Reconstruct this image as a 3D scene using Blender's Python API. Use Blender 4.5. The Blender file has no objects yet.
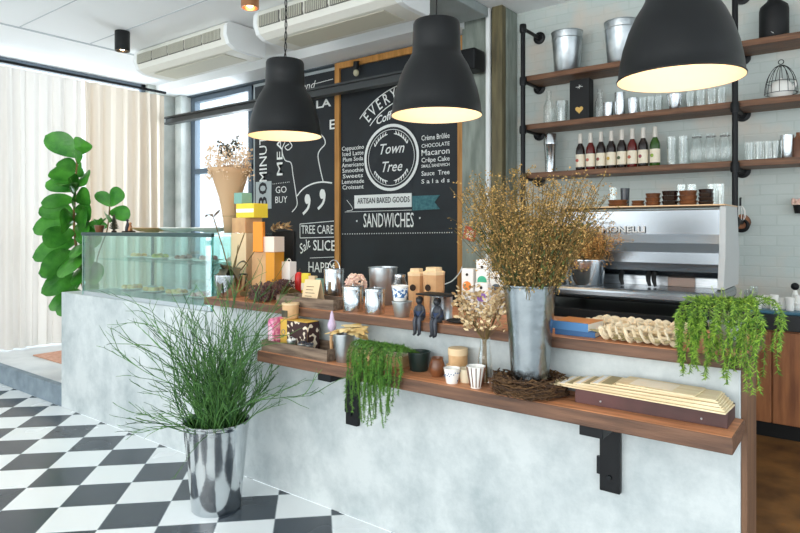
import bpy, bmesh, math, random
from mathutils import Vector, Matrix, Euler
random.seed(11)
R = random.uniform
PI = math.pi
SC = bpy.context.scene
COL = SC.collection

# ---------------------------------------------------------------- camera
YAW = math.radians(37.3)
F = 614.0
HZ = 229.0
EYE = 1.55
cam = bpy.data.cameras.new('camera')
cam.sensor_width = 36; cam.lens = F / 800 * 36
cam.shift_y = -(266.5 - HZ) / 800
cam.clip_start = .05
camo = bpy.data.objects.new('camera', cam)
COL.objects.link(camo)
camo.location = (0, 0, EYE)
camo.rotation_euler = (PI / 2, 0, YAW)
SC.camera = camo

# ---------------------------------------------------------------- light
w = bpy.data.worlds.new('sky'); SC.world = w; w.use_nodes = True
bg = w.node_tree.nodes['Background']
bg.inputs['Color'].default_value = (.86, .95, 1, 1)
bg.inputs['Strength'].default_value = 1.25

def area(name, loc, rot, sx, sy, e, c):
    l = bpy.data.lights.new(name, 'AREA'); l.shape = 'RECTANGLE'; l.size = sx; l.size_y = sy
    l.energy = e; l.color = c
    o = bpy.data.objects.new(name, l); COL.objects.link(o); o.location = loc; o.rotation_euler = rot
    return o
# daylight: behind the curtained glass on the left, through the small window, and the shop front behind the viewer
area('daylight_left', (-8.9, 1.4, 1.9), (0, -PI / 2, 0), 3.4, 7.5, 175, (.93, .97, 1))
area('daylight_window', (-7.0, 5.9, 2.4), (-PI / 2, 0, 0), 1.3, 2.2, 60, (.93, .97, 1))
area('daylight_shop_front', (-1.5, -3.6, 2.1), (math.radians(83), 0, 0), 7.5, 2.6, 140, (1, .98, .94))
SC.view_settings.view_transform = 'Standard'
SC.view_settings.look = 'None'
SC.view_settings.gamma = 1
SC.view_settings.use_curve_mapping = False
SC.view_settings.exposure = .62

# ---------------------------------------------------------------- helpers
CY, SY = math.cos(YAW), math.sin(YAW)
def ray(px, py):
    r = (px - 400) / F
    return (r * CY - SY, r * SY + CY, (HZ - py) / F)
def onY(px, py, Y):
    a, b, c = ray(px, py); t = Y / b
    return Vector((a * t, Y, EYE + c * t)), t / F
def onz(px, py, z):
    a, b, c = ray(px, py); t = (z - EYE) / c
    return Vector((a * t, b * t, z)), t / F
def XY(px, Y): return onY(px, HZ, Y)[0].x

def srgb(c):
    if isinstance(c, str):
        c = [int(c[i:i + 2], 16) / 255 for i in (0, 2, 4)]
    return tuple((x / 12.92 if x <= .04045 else ((x + .055) / 1.055) ** 2.4) for x in c)

MATS = {}
def mat(name, c, rough=.6, metal=0, c2=None, scale=6, bump=0, bscale=40, stretch=(1, 1, 1), island=False,
        coat=0, thr=(.35, .65), detail=4, spec=.5, trans=0):
    if name in MATS: return MATS[name]
    m = bpy.data.materials.new(name); m.use_nodes = True; MATS[name] = m
    nt = m.node_tree; N = nt.nodes; L = nt.links
    p = N['Principled BSDF']
    p.inputs['Roughness'].default_value = rough
    p.inputs['Metallic'].default_value = metal
    p.inputs['Specular IOR Level'].default_value = spec
    p.inputs['Coat Weight'].default_value = coat
    c = srgb(c)
    p.inputs['Base Color'].default_value = (*c, 1)
    if c2 is not None or bump:
        tc = N.new('ShaderNodeTexCoord'); mp = N.new('ShaderNodeMapping')
        mp.inputs['Scale'].default_value = stretch
        L.new(tc.outputs['Object'], mp.inputs[0])
    if c2 is not None:
        c2 = srgb(c2)
        rp = N.new('ShaderNodeValToRGB')
        rp.color_ramp.elements[0].position = thr[0]; rp.color_ramp.elements[1].position = thr[1]
        rp.color_ramp.elements[0].color = (*c, 1); rp.color_ramp.elements[1].color = (*c2, 1)
        if island:
            g = N.new('ShaderNodeNewGeometry'); L.new(g.outputs['Random Per Island'], rp.inputs[0])
        else:
            n = N.new('ShaderNodeTexNoise'); n.inputs['Scale'].default_value = scale
            n.inputs['Detail'].default_value = detail
            if detail > 9: n.inputs['Roughness'].default_value = .72
            L.new(mp.outputs[0], n.inputs[0]); L.new(n.outputs[0], rp.inputs[0])
        L.new(rp.outputs[0], p.inputs['Base Color'])
    if bump:
        n2 = N.new('ShaderNodeTexNoise'); n2.inputs['Scale'].default_value = bscale; n2.inputs['Detail'].default_value = 3
        b = N.new('ShaderNodeBump'); b.inputs['Strength'].default_value = bump; b.inputs['Distance'].default_value = .01
        L.new(mp.outputs[0], n2.inputs[0]); L.new(n2.outputs[0], b.inputs['Height']); L.new(b.outputs[0], p.inputs['Normal'])
    if trans:
        tr = N.new('ShaderNodeBsdfTranslucent'); mx = N.new('ShaderNodeMixShader'); mx.inputs[0].default_value = trans
        tr.inputs[0].default_value = (*c, 1)
        if c2 is not None: L.new(rp.outputs[0], tr.inputs[0])
        L.new(p.outputs[0], mx.inputs[1]); L.new(tr.outputs[0], mx.inputs[2])
        L.new(mx.outputs[0], N['Material Output'].inputs[0])
    return m

def glassmat(name, tint, face=.35, base=.06, gl=(1, 1, 1)):
    m = bpy.data.materials.new(name); m.use_nodes = True; N = m.node_tree.nodes; L = m.node_tree.links
    N.remove(N['Principled BSDF'])
    tr = N.new('ShaderNodeBsdfTransparent'); tr.inputs[0].default_value = (*tint, 1)
    g = N.new('ShaderNodeBsdfGlossy'); g.inputs['Roughness'].default_value = .03; g.inputs[0].default_value = (*gl, 1)
    lw = N.new('ShaderNodeLayerWeight'); lw.inputs[0].default_value = face
    mt = N.new('ShaderNodeMath'); mt.operation = 'MULTIPLY_ADD'; mt.inputs[1].default_value = .75; mt.inputs[2].default_value = base
    L.new(lw.outputs['Facing'], mt.inputs[0])
    mx = N.new('ShaderNodeMixShader')
    L.new(mt.outputs[0], mx.inputs[0]); L.new(tr.outputs[0], mx.inputs[1]); L.new(g.outputs[0], mx.inputs[2])
    L.new(mx.outputs[0], N['Material Output'].inputs[0])
    MATS[name] = m
    return m

def emit(name, c, s):
    m = bpy.data.materials.new(name); m.use_nodes = True
    p = m.node_tree.nodes['Principled BSDF']
    p.inputs['Base Color'].default_value = (*srgb(c), 1)
    p.inputs['Emission Color'].default_value = (*srgb(c), 1); p.inputs['Emission Strength'].default_value = s
    MATS[name] = m
    return m

class M:
    """collects shapes into one mesh"""
    def __init__(s): s.v = []; s.f = []; s.s = []
    def add(s, vs, fs, smooth=False, mtx=None):
        b = len(s.v)
        for v in vs:
            v = Vector(v)
            s.v.append(mtx @ v if mtx is not None else v)
        for f in fs: s.f.append([i + b for i in f]); s.s.append(smooth)
        return s
    def box(s, x0, x1, y0, y1, z0, z1, mtx=None):
        vs = [(x, y, z) for z in (z0, z1) for y in (y0, y1) for x in (x0, x1)]
        fs = [(0, 2, 3, 1), (4, 5, 7, 6), (0, 1, 5, 4), (2, 6, 7, 3), (0, 4, 6, 2), (1, 3, 7, 5)]
        return s.add(vs, fs, False, mtx)
    def lathe(s, prof, n=28, c=(0, 0, 0), mtx=None, smooth=True, caps=True):
        vs = []; fs = []
        k = len(prof)
        for r, z in prof:
            for i in range(n):
                a = 2 * PI * i / n
                vs.append((c[0] + r * math.cos(a), c[1] + r * math.sin(a), c[2] + z))
        for j in range(k - 1):
            for i in range(n):
                i2 = (i + 1) % n
                fs.append((j * n + i, j * n + i2, (j + 1) * n + i2, (j + 1) * n + i))
        s.add(vs, fs, smooth, mtx)
        for j, rev in ((0, True), (k - 1, False)):
            if caps and prof[j][0] > 1e-5:
                vv = vs[j * n:(j + 1) * n]
                s.add(vv, [list(range(n))[::-1] if rev else list(range(n))], False, mtx)
        return s
    def cup(s, r0, r1, h, t=.003, n=28, c=(0, 0, 0), rim=0, mtx=None):
        """open vessel: bottom radius r0, top radius r1"""
        p = [(0, 0), (r0 * .96, 0), (r0, .004)]
        if rim:
            p += [(r1 - .001, h - rim * 2), (r1 + rim, h - rim * 1.6), (r1 + rim, h - rim * .4), (r1, h)]
        else: p += [(r1, h)]
        p += [(r1 - t, h), (r0 - t, t + .002), (0, t + .002)]
        return s.lathe(p, n, c, mtx)
    def tube(s, pts, r, n=6, cap=True, smooth=True, flat=1):
        pts = [Vector(p) for p in pts]
        k = len(pts); rr = r if isinstance(r, (list, tuple)) else [r] * k
        vs = []; fs = []
        up = None
        for i, p in enumerate(pts):
            d = (pts[min(i + 1, k - 1)] - pts[max(i - 1, 0)])
            if d.length < 1e-9: d = Vector((0, 0, 1))
            d.normalize()
            if up is None:
                up = Vector((0, 0, 1)) if abs(d.z) < .9 else Vector((1, 0, 0))
            a = d.cross(up)
            if a.length < 1e-6: a = d.orthogonal()
            a.normalize(); b = a.cross(d).normalized(); up = b
            for j in range(n):
                t = 2 * PI * j / n
                vs.append(p + a * rr[i] * math.cos(t) + b * rr[i] * flat * math.sin(t))
        for i in range(k - 1):
            for j in range(n):
                j2 = (j + 1) % n
                fs.append((i * n + j, i * n + j2, (i + 1) * n + j2, (i + 1) * n + j))
        if cap:
            fs.append(list(range(n))[::-1]); fs.append([(k - 1) * n + j for j in range(n)])
        return s.add(vs, fs, smooth)
    def prism(s, poly, axis, a0, a1, smooth=False):
        """poly (u,v) extruded along axis: 'x' -> (y,z); 'y' -> (x,z); 'z' -> (x,y)"""
        def P(u, v, a): return {'x': (a, u, v), 'y': (u, a, v), 'z': (u, v, a)}[axis]
        n = len(poly)
        vs = [P(u, v, a0) for u, v in poly] + [P(u, v, a1) for u, v in poly]
        fs = [(i, (i + 1) % n, n + (i + 1) % n, n + i) for i in range(n)]
        s.add(vs, fs, smooth); s.add(vs, [list(range(n))[::-1], list(range(n, 2 * n))], False)
        return s
    def ball(s, c, r, n=10, sq=(1, 1, 1)):
        k = n // 2 + 1
        p = [(r * math.sin(PI * i / k), -r * math.cos(PI * i / k)) for i in range(k + 1)]
        p[0] = (0, -r); p[-1] = (0, r)
        m = Matrix.Translation(c) @ Matrix.Diagonal((*sq, 1))
        return s.lathe(p, n, (0, 0, 0), m)
    def torus(s, c, Rr, r, n=24, k=8, mtx=None):
        vs = []; fs = []
        for i in range(n):
            a = 2 * PI * i / n
            for j in range(k):
                b = 2 * PI * j / k; q = Rr + r * math.cos(b)
                vs.append((c[0] + q * math.cos(a), c[1] + q * math.sin(a), c[2] + r * math.sin(b)))
        for i in range(n):
            for j in range(k):
                fs.append((i * k + j, ((i + 1) % n) * k + j, ((i + 1) % n) * k + (j + 1) % k, i * k + (j + 1) % k))
        return s.add(vs, fs, True, mtx)
    def leaf(s, base, d, side, L, W, droop=.3, prof=None, nseg=6, fold=.15, wave=0, smooth_=False, mid=None):
        """curved leaf blade with real (thin) body: base point, direction, side vector"""
        base = Vector(base); d = Vector(d).normalized(); side = Vector(side)
        side = (side - d * side.dot(d)).normalized(); nn = side.cross(d).normalized()
        prof = prof or [0.05, .55, .9, 1, .85, .5, .04]
        vs = []; fs = []
        ph = R(0, 6)
        for i in range(nseg + 1):
            t = i / nseg; q = t * (len(prof) - 1); a = int(min(q, len(prof) - 2)); wd = prof[a] + (prof[a + 1] - prof[a]) * (q - a)
            p = base + d * L * t * (1 - .12 * droop * t) - Vector((0, 0, 1)) * droop * L * t * t
            w_ = W * .5 * wd
            if smooth_: w_ = W * .5 * (math.sin(PI * min(1, t * .98 + .02)) ** .55) * (.62 + .42 * t if t < .9 else 1.0)
            wv = wave * L * math.sin(ph + t * 9)
            vs += [p - side * w_ + nn * (w_ * fold + wv), p, p + side * w_ + nn * (w_ * fold - wv)]
        if mid is not None: mid.tube([vs[i * 3 + 1] + nn * -.003 for i in range(nseg + 1)], [.0035 * (1 - .7 * i / nseg) for i in range(nseg + 1)], 4)
        for i in range(nseg):
            for j in range(2):
                fs.append((i * 3 + j, i * 3 + j + 1, i * 3 + j + 4, i * 3 + j + 3))
        return s.add(vs, fs, True)
    def text(s, body, size, mtx, sx=1, align='LEFT', shear=0, off=0, depth=.001):
        c = bpy.data.curves.new('t', 'FONT'); c.body = body; c.size = size; c.align_x = align; c.align_y = 'CENTER'
        c.extrude = depth / 2; c.shear = shear; c.offset = off; c.resolution_u = 2
        o = bpy.data.objects.new('t', c); COL.objects.link(o)
        dg = bpy.context.evaluated_depsgraph_get()
        me = bpy.data.meshes.new_from_object(o.evaluated_get(dg))
        mm = mtx @ Matrix.Diagonal((sx, 1, 1, 1))
        s.add([v.co.copy() for v in me.vertices], [list(p.vertices) for p in me.polygons], False, mm)
        bpy.data.objects.remove(o); bpy.data.curves.remove(c); bpy.data.meshes.remove(me)
        return s
    def build(s, name, m, parent=None, loc=None, bevel=0, seg=2, rot=None, solid=0):
        me = bpy.data.meshes.new(name)
        me.from_pydata([tuple(v) for v in s.v], [], s.f)
        me.polygons.foreach_set('use_smooth', s.s)
        me.update()
        if any(s.s): me.set_sharp_from_angle(angle=math.radians(42))
        if isinstance(m, str): m = MATS[m]
        me.materials.append(m)
        o = bpy.data.objects.new(name, me); COL.objects.link(o)
        if parent: o.parent = parent
        if loc is not None: o.location = loc
        if rot is not None: o.rotation_euler = (0, 0, rot)
        if solid:
            b = o.modifiers.new('thick', 'SOLIDIFY'); b.thickness = solid
        if bevel:
            b = o.modifiers.new('bevel', 'BEVEL'); b.width = bevel; b.segments = seg; b.limit_method = 'ANGLE'
            b.angle_limit = math.radians(50); b.harden_normals = False
        return o

def tag(o, label, cat, group=None):
    o['label'] = label; o['category'] = cat
    if group: o['group'] = group
    return o
def thing(name, label, cat, loc=(0, 0, 0), rz=0, group=None):
    o = bpy.data.objects.new(name, None); COL.objects.link(o); o.empty_display_size = .05
    o.location = loc; o.rotation_euler = (0, 0, rz)
    return tag(o, label, cat, group)
def struct(name, mb, m, bevel=0):
    o = mb.build(name, m, None, None, bevel); o['kind'] = 'structure'
    return o
KIDS = {}
def dup(root, loc, rz, label, group=None, scale=None):
    r = root.copy(); COL.objects.link(r); r.location = loc; r.rotation_euler = (0, 0, rz); r['label'] = label
    if group: r['group'] = group
    if scale: r.scale = scale
    for ch in list(root.children):
        c = ch.copy(); COL.objects.link(c); c.parent = r
        for g in list(ch.children):
            d = g.copy(); COL.objects.link(d); d.parent = c
    return r
def BX(x0, x1, y0, y1, z0, z1): return M().box(x0, x1, y0, y1, z0, z1)
def rotz(a): return Matrix.Rotation(a, 4, 'Z')
def T(x, y, z): return Matrix.Translation((x, y, z))

# ---------------------------------------------------------------- materials
mat('black_metal', '101215', .45, .3, spec=.4)
mat('black_matt', '0b0c0e', .55, 0, spec=.35)
mat('vase_steel', 'aab1b4', .24, 1, '8e969a', 7, .2, 24, thr=(.3, .7))
mat('machine_steel', '8d949a', .27, 1)
mat('shade_black', '0b0d0f', .38, 0, spec=.4)
mat('shade_inner', 'fbe9cf', .8)
mat('galv', 'cdd2d4', .34, .92, 'aab2b6', 9, .15, 30, thr=(.3, .7))
mat('galv_shiny', 'd4d8da', .14, 1, 'b9bfc3', 5, .12, 14, thr=(.3, .7))
mat('steel', 'cfd3d6', .2, 1)
mat('steel_brushed', 'c9ced2', .3, 1, 'b4babf', 8, 0, stretch=(1, 1, 12))
mat('concrete', 'c5cdce', .75, 0, 'b0babd', 1.6, .25, 22, thr=(.3, .75), detail=7)
mat('concrete_dark', 'a9b2b2', .8, 0, '86908f', 2.5, .4, 18, thr=(.3, .7), detail=6)
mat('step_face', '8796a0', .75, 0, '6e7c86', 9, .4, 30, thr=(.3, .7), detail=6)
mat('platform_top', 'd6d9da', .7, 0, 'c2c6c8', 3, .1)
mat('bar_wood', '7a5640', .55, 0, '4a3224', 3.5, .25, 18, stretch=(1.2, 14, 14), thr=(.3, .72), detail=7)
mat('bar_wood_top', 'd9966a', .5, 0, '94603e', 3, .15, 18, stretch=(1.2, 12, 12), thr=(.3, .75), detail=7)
mat('shelf_wood', '7d5233', .5, 0, '54351f', 4, .15, 20, stretch=(1.2, 14, 14), detail=6)
mat('grey_wood', '8a7663', .7, 0, '5d4c3f', 4, .3, 20, stretch=(1.5, 16, 16), detail=6)
mat('cab_wood', 'a56a40', .5, 0, '7c4a2c', 2.5, .15, 12, stretch=(10, 10, 1), detail=6)
mat('floor_wood', '8c6234', .55, 0, '4d3219', 5, .3, 8, thr=(.3, .7), detail=8)
mat('maroon', '5d3a38', .55, 0, '49302e', 6, .1)
mat('pine_frame', 'c88f4a', .5, 0, 'a8732f', 3, .1, 12, stretch=(8, 8, 1), detail=5)
mat('chalkboard', '0a1016', .6, 0, '1a242c', 2.2, 0, thr=(.3, .8), detail=6)
mat('chalk', 'e9ecea', .9)
mat('chalk_soft', 'aeb8ba', .9)
mat('ribbon_teal', '4d7f84', .9, 0, '35606a', 30)
mat('white_paint', 'eef1f1', .6)
mat('ac_white', 'e6e5dc', .45)
mat('ac_slot', '77776f', .6)
mat('window_frame_grey', '5c6975', .5, .3)
mat('kraft', 'd2a878', .8, 0, 'c2946a', 12, 0)
mat('kraft_pale', 'e3c8a0', .8)
mat('amber', 'd9921e', .6)
mat('orange_card', 'f09222', .6)
mat('yellow_card', 'e6cf3c', .6)
mat('teal_card', '7aa79a', .6)
mat('pink_card', 'e06c9e', .6, 0, 'f5b3cb', 45, thr=(.45, .55))
mat('yellow_pattern', 'dcb54e', .6)
mat('brown_pattern', '3b2220', .6, 0, 'e9dcc4', 42, thr=(.6, .63), detail=0)
mat('white_card', 'f0eeea', .6)
mat('white_ceramic', 'f1efe9', .25, 0, coat=.3)
mat('red', 'c5201d', .4)
mat('leaf_fig', '276a22', .3, 0, '58a43a', 7, .3, 45, thr=(.3, .75), trans=.18)
mat('reed', '1d4a1e', .6, 0, '5f8f45', .5, island=True, thr=(.1, 1))
mat('trail_green', '21501a', .6, 0, '6fa53c', .5, island=True, thr=(.1, 1))
mat('fern_green', '2b5c12', .6, 0, '9cc044', .5, island=True, thr=(.1, 1))
mat('dark_leaf', '2c352a', .5, 0, '58503a', 14)
mat('stem_brown', '7b6135', .8, 0, '4f451f', .5, island=True, thr=(0, 1))
mat('olive_flower', '6a5a1c', .85, 0, 'd9ad6a', .5, island=True, thr=(.05, 1))
mat('olive_leaf', '2e3a1c', .75, 0, '5f6a34', .5, island=True, thr=(.1, 1))
mat('orange_flower', 'a8662c', .85, 0, 'e0b266', .5, island=True, thr=(.1, .95))
mat('lavender_dry', '4b3543', .9, 0, '7c5a48', .5, island=True, thr=(.1, .95))
mat('pale_dry', '9c7a50', .85, 0, 'ead2a6', .5, island=True, thr=(.05, .95))
mat('pampas', 'd9b48c', .9, 0, 'f0dcc0', .5, island=True, thr=(.05, .95))
mat('paper_wrap', 'd8b58e', .8, trans=.25)
mat('husk', 'cdb58c', .75, 0, 'f1e4c8', .5, island=True, thr=(.05, .95))
mat('husk_dark', '7d7048', .8, 0, 'a89a74', .5, island=True)
mat('nest', '3c2a1f', .9, 0, '7a5a38', .5, island=True, thr=(.1, 1))
mat('soil', '3a2a20', .95, 0, '241a14', 40, .5, 60)
mat('figure_dark', '22252b', .5, 0, '3b3f49', 14)
mat('brown_jar', '5f3a26', .3, 0, '7d4e30', 12)
mat('dark_bowl', '20302c', .35)
mat('rattan', 'd9b184', .7, 0, 'c39a6a', 20)
mat('mat_fabric', 'cfa08a', .9, 0, 'bd8c74', 30, .3, 80)
mat('book_blue', '4f82b4', .6)
mat('book_navy', '34608f', .6)
mat('book_orange', 'd08b4e', .6)
mat('pages', 'efe6d2', .8)
mat('board_buff', 'dfc79c', .65, 0, 'ecdcb8', 5, stretch=(1, 8, 8))
mat('copper_tone', 'b9835e', .35, .8)
mat('syrup_dark', '1f1210', .15, 0, coat=.5)
mat('syrup_red', '5e1410', .15, 0, coat=.5)
mat('syrup_green', '2f5414', .15, 0, coat=.5)
mat('label_cream', 'efe3cc', .6)
mat('gold', 'c9a35a', .4, .5)
mat('pastry', 'd9a25a', .7, 0, 'f0d79a', 30)
mat('pastry_pink', 'd98a92', .7, 0, 'f3d3cc', 30)
mat('salad', '7d9a3c', .7, 0, 'd8c86a', 40)
mat('teal_plastic', '3d6f86', .4)
mat('flower_pink', 'e3b7ae', .8, 0, 'f1dcc4', .5, island=True, thr=(0, 1))
mat('ceiling_paint', 'f6f8f9', .7)
glassmat('glass_pane', (.80, .93, .91), .12, .02)
glassmat('glass_edge', (.35, .62, .58), .3, .1, (.8, 1, .95))
glassmat('glassware', (.965, .985, .98), .35, .05)
glassmat('window_glass', (.95, .98, 1), .2, .03)
emit('bulb', 'ffcf8a', 8)
emit('spot_bulb', 'ffd6a0', 12)

# curtain
def curtain_mat(nm, c1, c2):
    m = bpy.data.materials.new(nm); m.use_nodes = True; N = m.node_tree.nodes; L = m.node_tree.links
    p = N['Principled BSDF']; p.inputs['Roughness'].default_value = .9
    p.inputs['Base Color'].default_value = (*srgb(c1), 1)
    tr = N.new('ShaderNodeBsdfTranslucent'); tr.inputs[0].default_value = (*srgb(c2), 1)
    mx = N.new('ShaderNodeMixShader'); mx.inputs[0].default_value = .22
    L.new(p.outputs[0], mx.inputs[1]); L.new(tr.outputs[0], mx.inputs[2]); L.new(mx.outputs[0], N['Material Output'].inputs[0])
    MATS[nm] = m
curtain_mat('linen', 'e0dbd5', 'e6dfd8'); curtain_mat('linen_beige', 'd6cabb', 'e2d3c2')

def floor_mat():
    m = bpy.data.materials.new('checker_tile'); m.use_nodes = True; N = m.node_tree.nodes; L = m.node_tree.links
    p = N['Principled BSDF']; p.inputs['Roughness'].default_value = .22
    tc = N.new('ShaderNodeTexCoord')
    mp = N.new('ShaderNodeMapping'); mp.vector_type = 'TEXTURE'
    mp.inputs['Location'].default_value = (-4.43, 2.418, -.15); mp.inputs['Rotation'].default_value = (0, 0, PI / 4)
    mp.inputs['Scale'].default_value = (.3, .3, .3)
    L.new(tc.outputs['Object'], mp.inputs[0])
    ck = N.new('ShaderNodeTexChecker'); ck.inputs['Scale'].default_value = 1
    ck.inputs['Color2'].default_value = (*srgb('353d46'), 1); ck.inputs['Color1'].default_value = (*srgb('e9edee'), 1)
    L.new(mp.outputs[0], ck.inputs[0])
    sx = N.new('ShaderNodeSeparateXYZ'); L.new(mp.outputs[0], sx.inputs[0])
    prev = None
    for ax in ('X', 'Y'):
        pp = N.new('ShaderNodeMath'); pp.operation = 'PINGPONG'; pp.inputs[1].default_value = .5; L.new(sx.outputs[ax], pp.inputs[0])
        lt = N.new('ShaderNodeMath'); lt.operation = 'LESS_THAN'; lt.inputs[1].default_value = .007; L.new(pp.outputs[0], lt.inputs[0])
        if prev is None: prev = lt
        else:
            mxx = N.new('ShaderNodeMath'); mxx.operation = 'MAXIMUM'; L.new(prev.outputs[0], mxx.inputs[0]); L.new(lt.outputs[0], mxx.inputs[1]); prev = mxx
    mix = N.new('ShaderNodeMix'); mix.data_type = 'RGBA'
    L.new(prev.outputs[0], mix.inputs[0]); L.new(ck.outputs[0], mix.inputs[6]); mix.inputs[7].default_value = (*srgb('9aa2a6'), 1)
    L.new(mix.outputs[2], p.inputs['Base Color'])
    n = N.new('ShaderNodeTexNoise'); n.inputs['Scale'].default_value = 3; L.new(tc.outputs['Object'], n.inputs[0])
    mr = N.new('ShaderNodeMapRange'); mr.inputs[3].default_value = .16; mr.inputs[4].default_value = .34; L.new(n.outputs[0], mr.inputs[0]); L.new(mr.outputs[0], p.inputs['Roughness'])
    MATS['checker_tile'] = m
floor_mat()

def brick_mat():
    m = bpy.data.materials.new('painted_brick'); m.use_nodes = True; N = m.node_tree.nodes; L = m.node_tree.links
    p = N['Principled BSDF']; p.inputs['Roughness'].default_value = .75
    tc = N.new('ShaderNodeTexCoord'); mp = N.new('ShaderNodeMapping'); mp.inputs['Rotation'].default_value = (PI / 2, 0, 0)
    L.new(tc.outputs['Object'], mp.inputs[0])
    b = N.new('ShaderNodeTexBrick'); b.inputs['Scale'].default_value = 1
    b.inputs['Brick Width'].default_value = .21; b.inputs['Row Height'].default_value = .075; b.inputs['Mortar Size'].default_value = .006
    b.inputs['Mortar Smooth'].default_value = .6
    b.inputs['Color1'].default_value = (*srgb('c4ccc8'), 1); b.inputs['Color2'].default_value = (*srgb('bfc8c4'), 1); b.inputs['Mortar'].default_value = (*srgb('bac4bf'), 1)
    L.new(mp.outputs[0], b.inputs[0])
    n = N.new('ShaderNodeTexNoise'); n.inputs['Scale'].default_value = 2.3; n.inputs['Detail'].default_value = 8; L.new(tc.outputs['Object'], n.inputs[0])
    rp = N.new('ShaderNodeValToRGB'); rp.color_ramp.elements[0].position = .5; rp.color_ramp.elements[1].position = .72
    L.new(n.outputs[0], rp.inputs[0])
    mix = N.new('ShaderNodeMix'); mix.data_type = 'RGBA'; L.new(rp.outputs[0], mix.inputs[0]); L.new(b.outputs[0], mix.inputs[6])
    mix.inputs[7].default_value = (*srgb('d3c8bb'), 1)
    L.new(mix.outputs[2], p.inputs['Base Color'])
    n3 = N.new('ShaderNodeTexNoise'); n3.inputs['Scale'].default_value = 30; n3.inputs['Detail'].default_value = 6; L.new(tc.outputs['Object'], n3.inputs[0])
    ad = N.new('ShaderNodeMath'); ad.operation = 'MULTIPLY_ADD'; ad.inputs[1].default_value = -1.2; L.new(b.outputs['Fac'], ad.inputs[0]); L.new(n3.outputs[0], ad.inputs[2])
    bp = N.new('ShaderNodeBump'); bp.inputs['Strength'].default_value = .22; bp.inputs['Distance'].default_value = .008
    L.new(ad.outputs[0], bp.inputs['Height']); L.new(bp.outputs[0], p.inputs['Normal'])
    MATS['painted_brick'] = m
brick_mat()
# ================================================================ SETTING
CZ = 3.55
struct('floor', BX(-8.1, 4.0, -4.5, 2.47, -.1, 0), 'checker_tile')
# raised concrete platform to the left of the counter, worn boards behind the counter
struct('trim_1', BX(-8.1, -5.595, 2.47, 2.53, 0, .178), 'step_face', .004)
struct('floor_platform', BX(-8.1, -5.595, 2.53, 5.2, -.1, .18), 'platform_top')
struct('floor_back', BX(-5.59, 4.0, 2.71, 5.2, -.1, .18), 'floor_wood')
struct('ceiling', BX(-8.1, 4.0, -4.5, 5.4, CZ, CZ + .12), 'ceiling_paint')
m = M()
for y in (3.24, 2.55, 1.86, 1.17, .48, -.21, 4.3): m.box(-6.66, 2, y - .006, y + .006, CZ - .003, CZ)
m.box(-6.70, -6.68, -1, 4.6, CZ - .012, CZ)
struct('trim_2', m, mat('seam', 'c6ccd0', .8))
# bulkhead strip over the window wall
struct('trim_3', BX(-7.9, -3.03, 4.75, 5.2, 3.44, CZ - .001), 'ceiling_paint')
# window opening in the back wall
WX0, WX1 = -7.70, -6.36
for nm, b in (('wall_back', (WX1, 4.0, 5.2, 5.4, .0, CZ)),):
    pass
m = M()
m.box(WX1, -2.9, 5.2, 5.4, -.1, CZ); m.box(-8.1, WX0 - .001, 5.2, 5.4, -.1, CZ)
m.box(WX0, WX1, 5.2, 5.4, -.1, 1.05); m.box(WX0, WX1, 5.2, 5.4, 3.42, CZ)
struct('wall_back', m, 'concrete')
struct('wall_back_brick', BX(-2.9, 4.0, 5.2, 5.4, -.1, CZ), 'painted_brick')
# window 1
win = M(); fw = .07
for b in ((WX0, WX0 + fw + .03, 1.05, 3.42), (WX1 - fw, WX1, 1.05, 3.42)): win.box(b[0], b[1], 5.17, 5.26, b[2], b[3])
for z in (1.05, 2.33, 3.35): win.box(WX0, WX1, 5.172, 5.258, z, z + .07)
wo = win.build('window_1', 'window_frame_grey', None, None, .004); wo['kind'] = 'structure'
g = BX(WX0 + .05, WX1 - .05, 5.212, 5.218, 1.1, 3.38).build('window_pane', 'window_glass', wo)
# glazed wall behind the curtains
m = M()
for y in (-4.4, -2.6, -.8, 1.0, 2.8, 4.6): m.box(-8.02, -7.96, y - .03, y + .03, .18, CZ)
for z in (.18, 1.3, CZ - .08): m.box(-8.02, -7.96, -4.43, 4.63, z, z + .07)
wo = m.build('window_2', 'window_frame_grey', None, None, 0); wo['kind'] = 'structure'
BX(-7.995, -7.985, -4.4, 4.6, .2, CZ - .05).build('window_pane', 'window_glass', wo)
struct('wall_left', BX(-8.1, -7.9, 4.64, 5.2, .18, CZ), mat('wall_pale', 'd5d9d6', .8, 0, 'bcc4c0', 4, .3, 16))
# concrete column in the corner and the one between boards and brick wall
struct('trim_4', BX(-7.86, -7.705, 5.02, 5.195, .18, 3.435), mat('column_light', 'dfe2df', .8, 0, 'c2c9c5', 4, .4, 16, detail=7), .01)
m = M(); m.box(-3.06, -2.585, 4.98, 5.19, .18, CZ)
struct('trim_5', m, mat('column_green', '98a097', .8, 0, '767f77', 5, .5, 14, stretch=(3, 3, .6), detail=7), .012)
struct('trim_6', BX(-2.695, -2.59, 4.90, 4.975, .18, CZ), mat('post_olive', '6f6647', .6, 0, '4d4630', 6, .2, stretch=(4, 4, .5)), .006)
# ceiling beam running towards the shop front
struct('trim_7', BX(-3.12, -2.72, 2.9, 4.88, 3.46, CZ - .001), 'concrete_dark', .01)
struct('trim_8', BX(-7.9, -2.6, 5.12, 5.195, 3.425, 3.47), mat('rail_slate', '56636c', .6))

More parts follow.
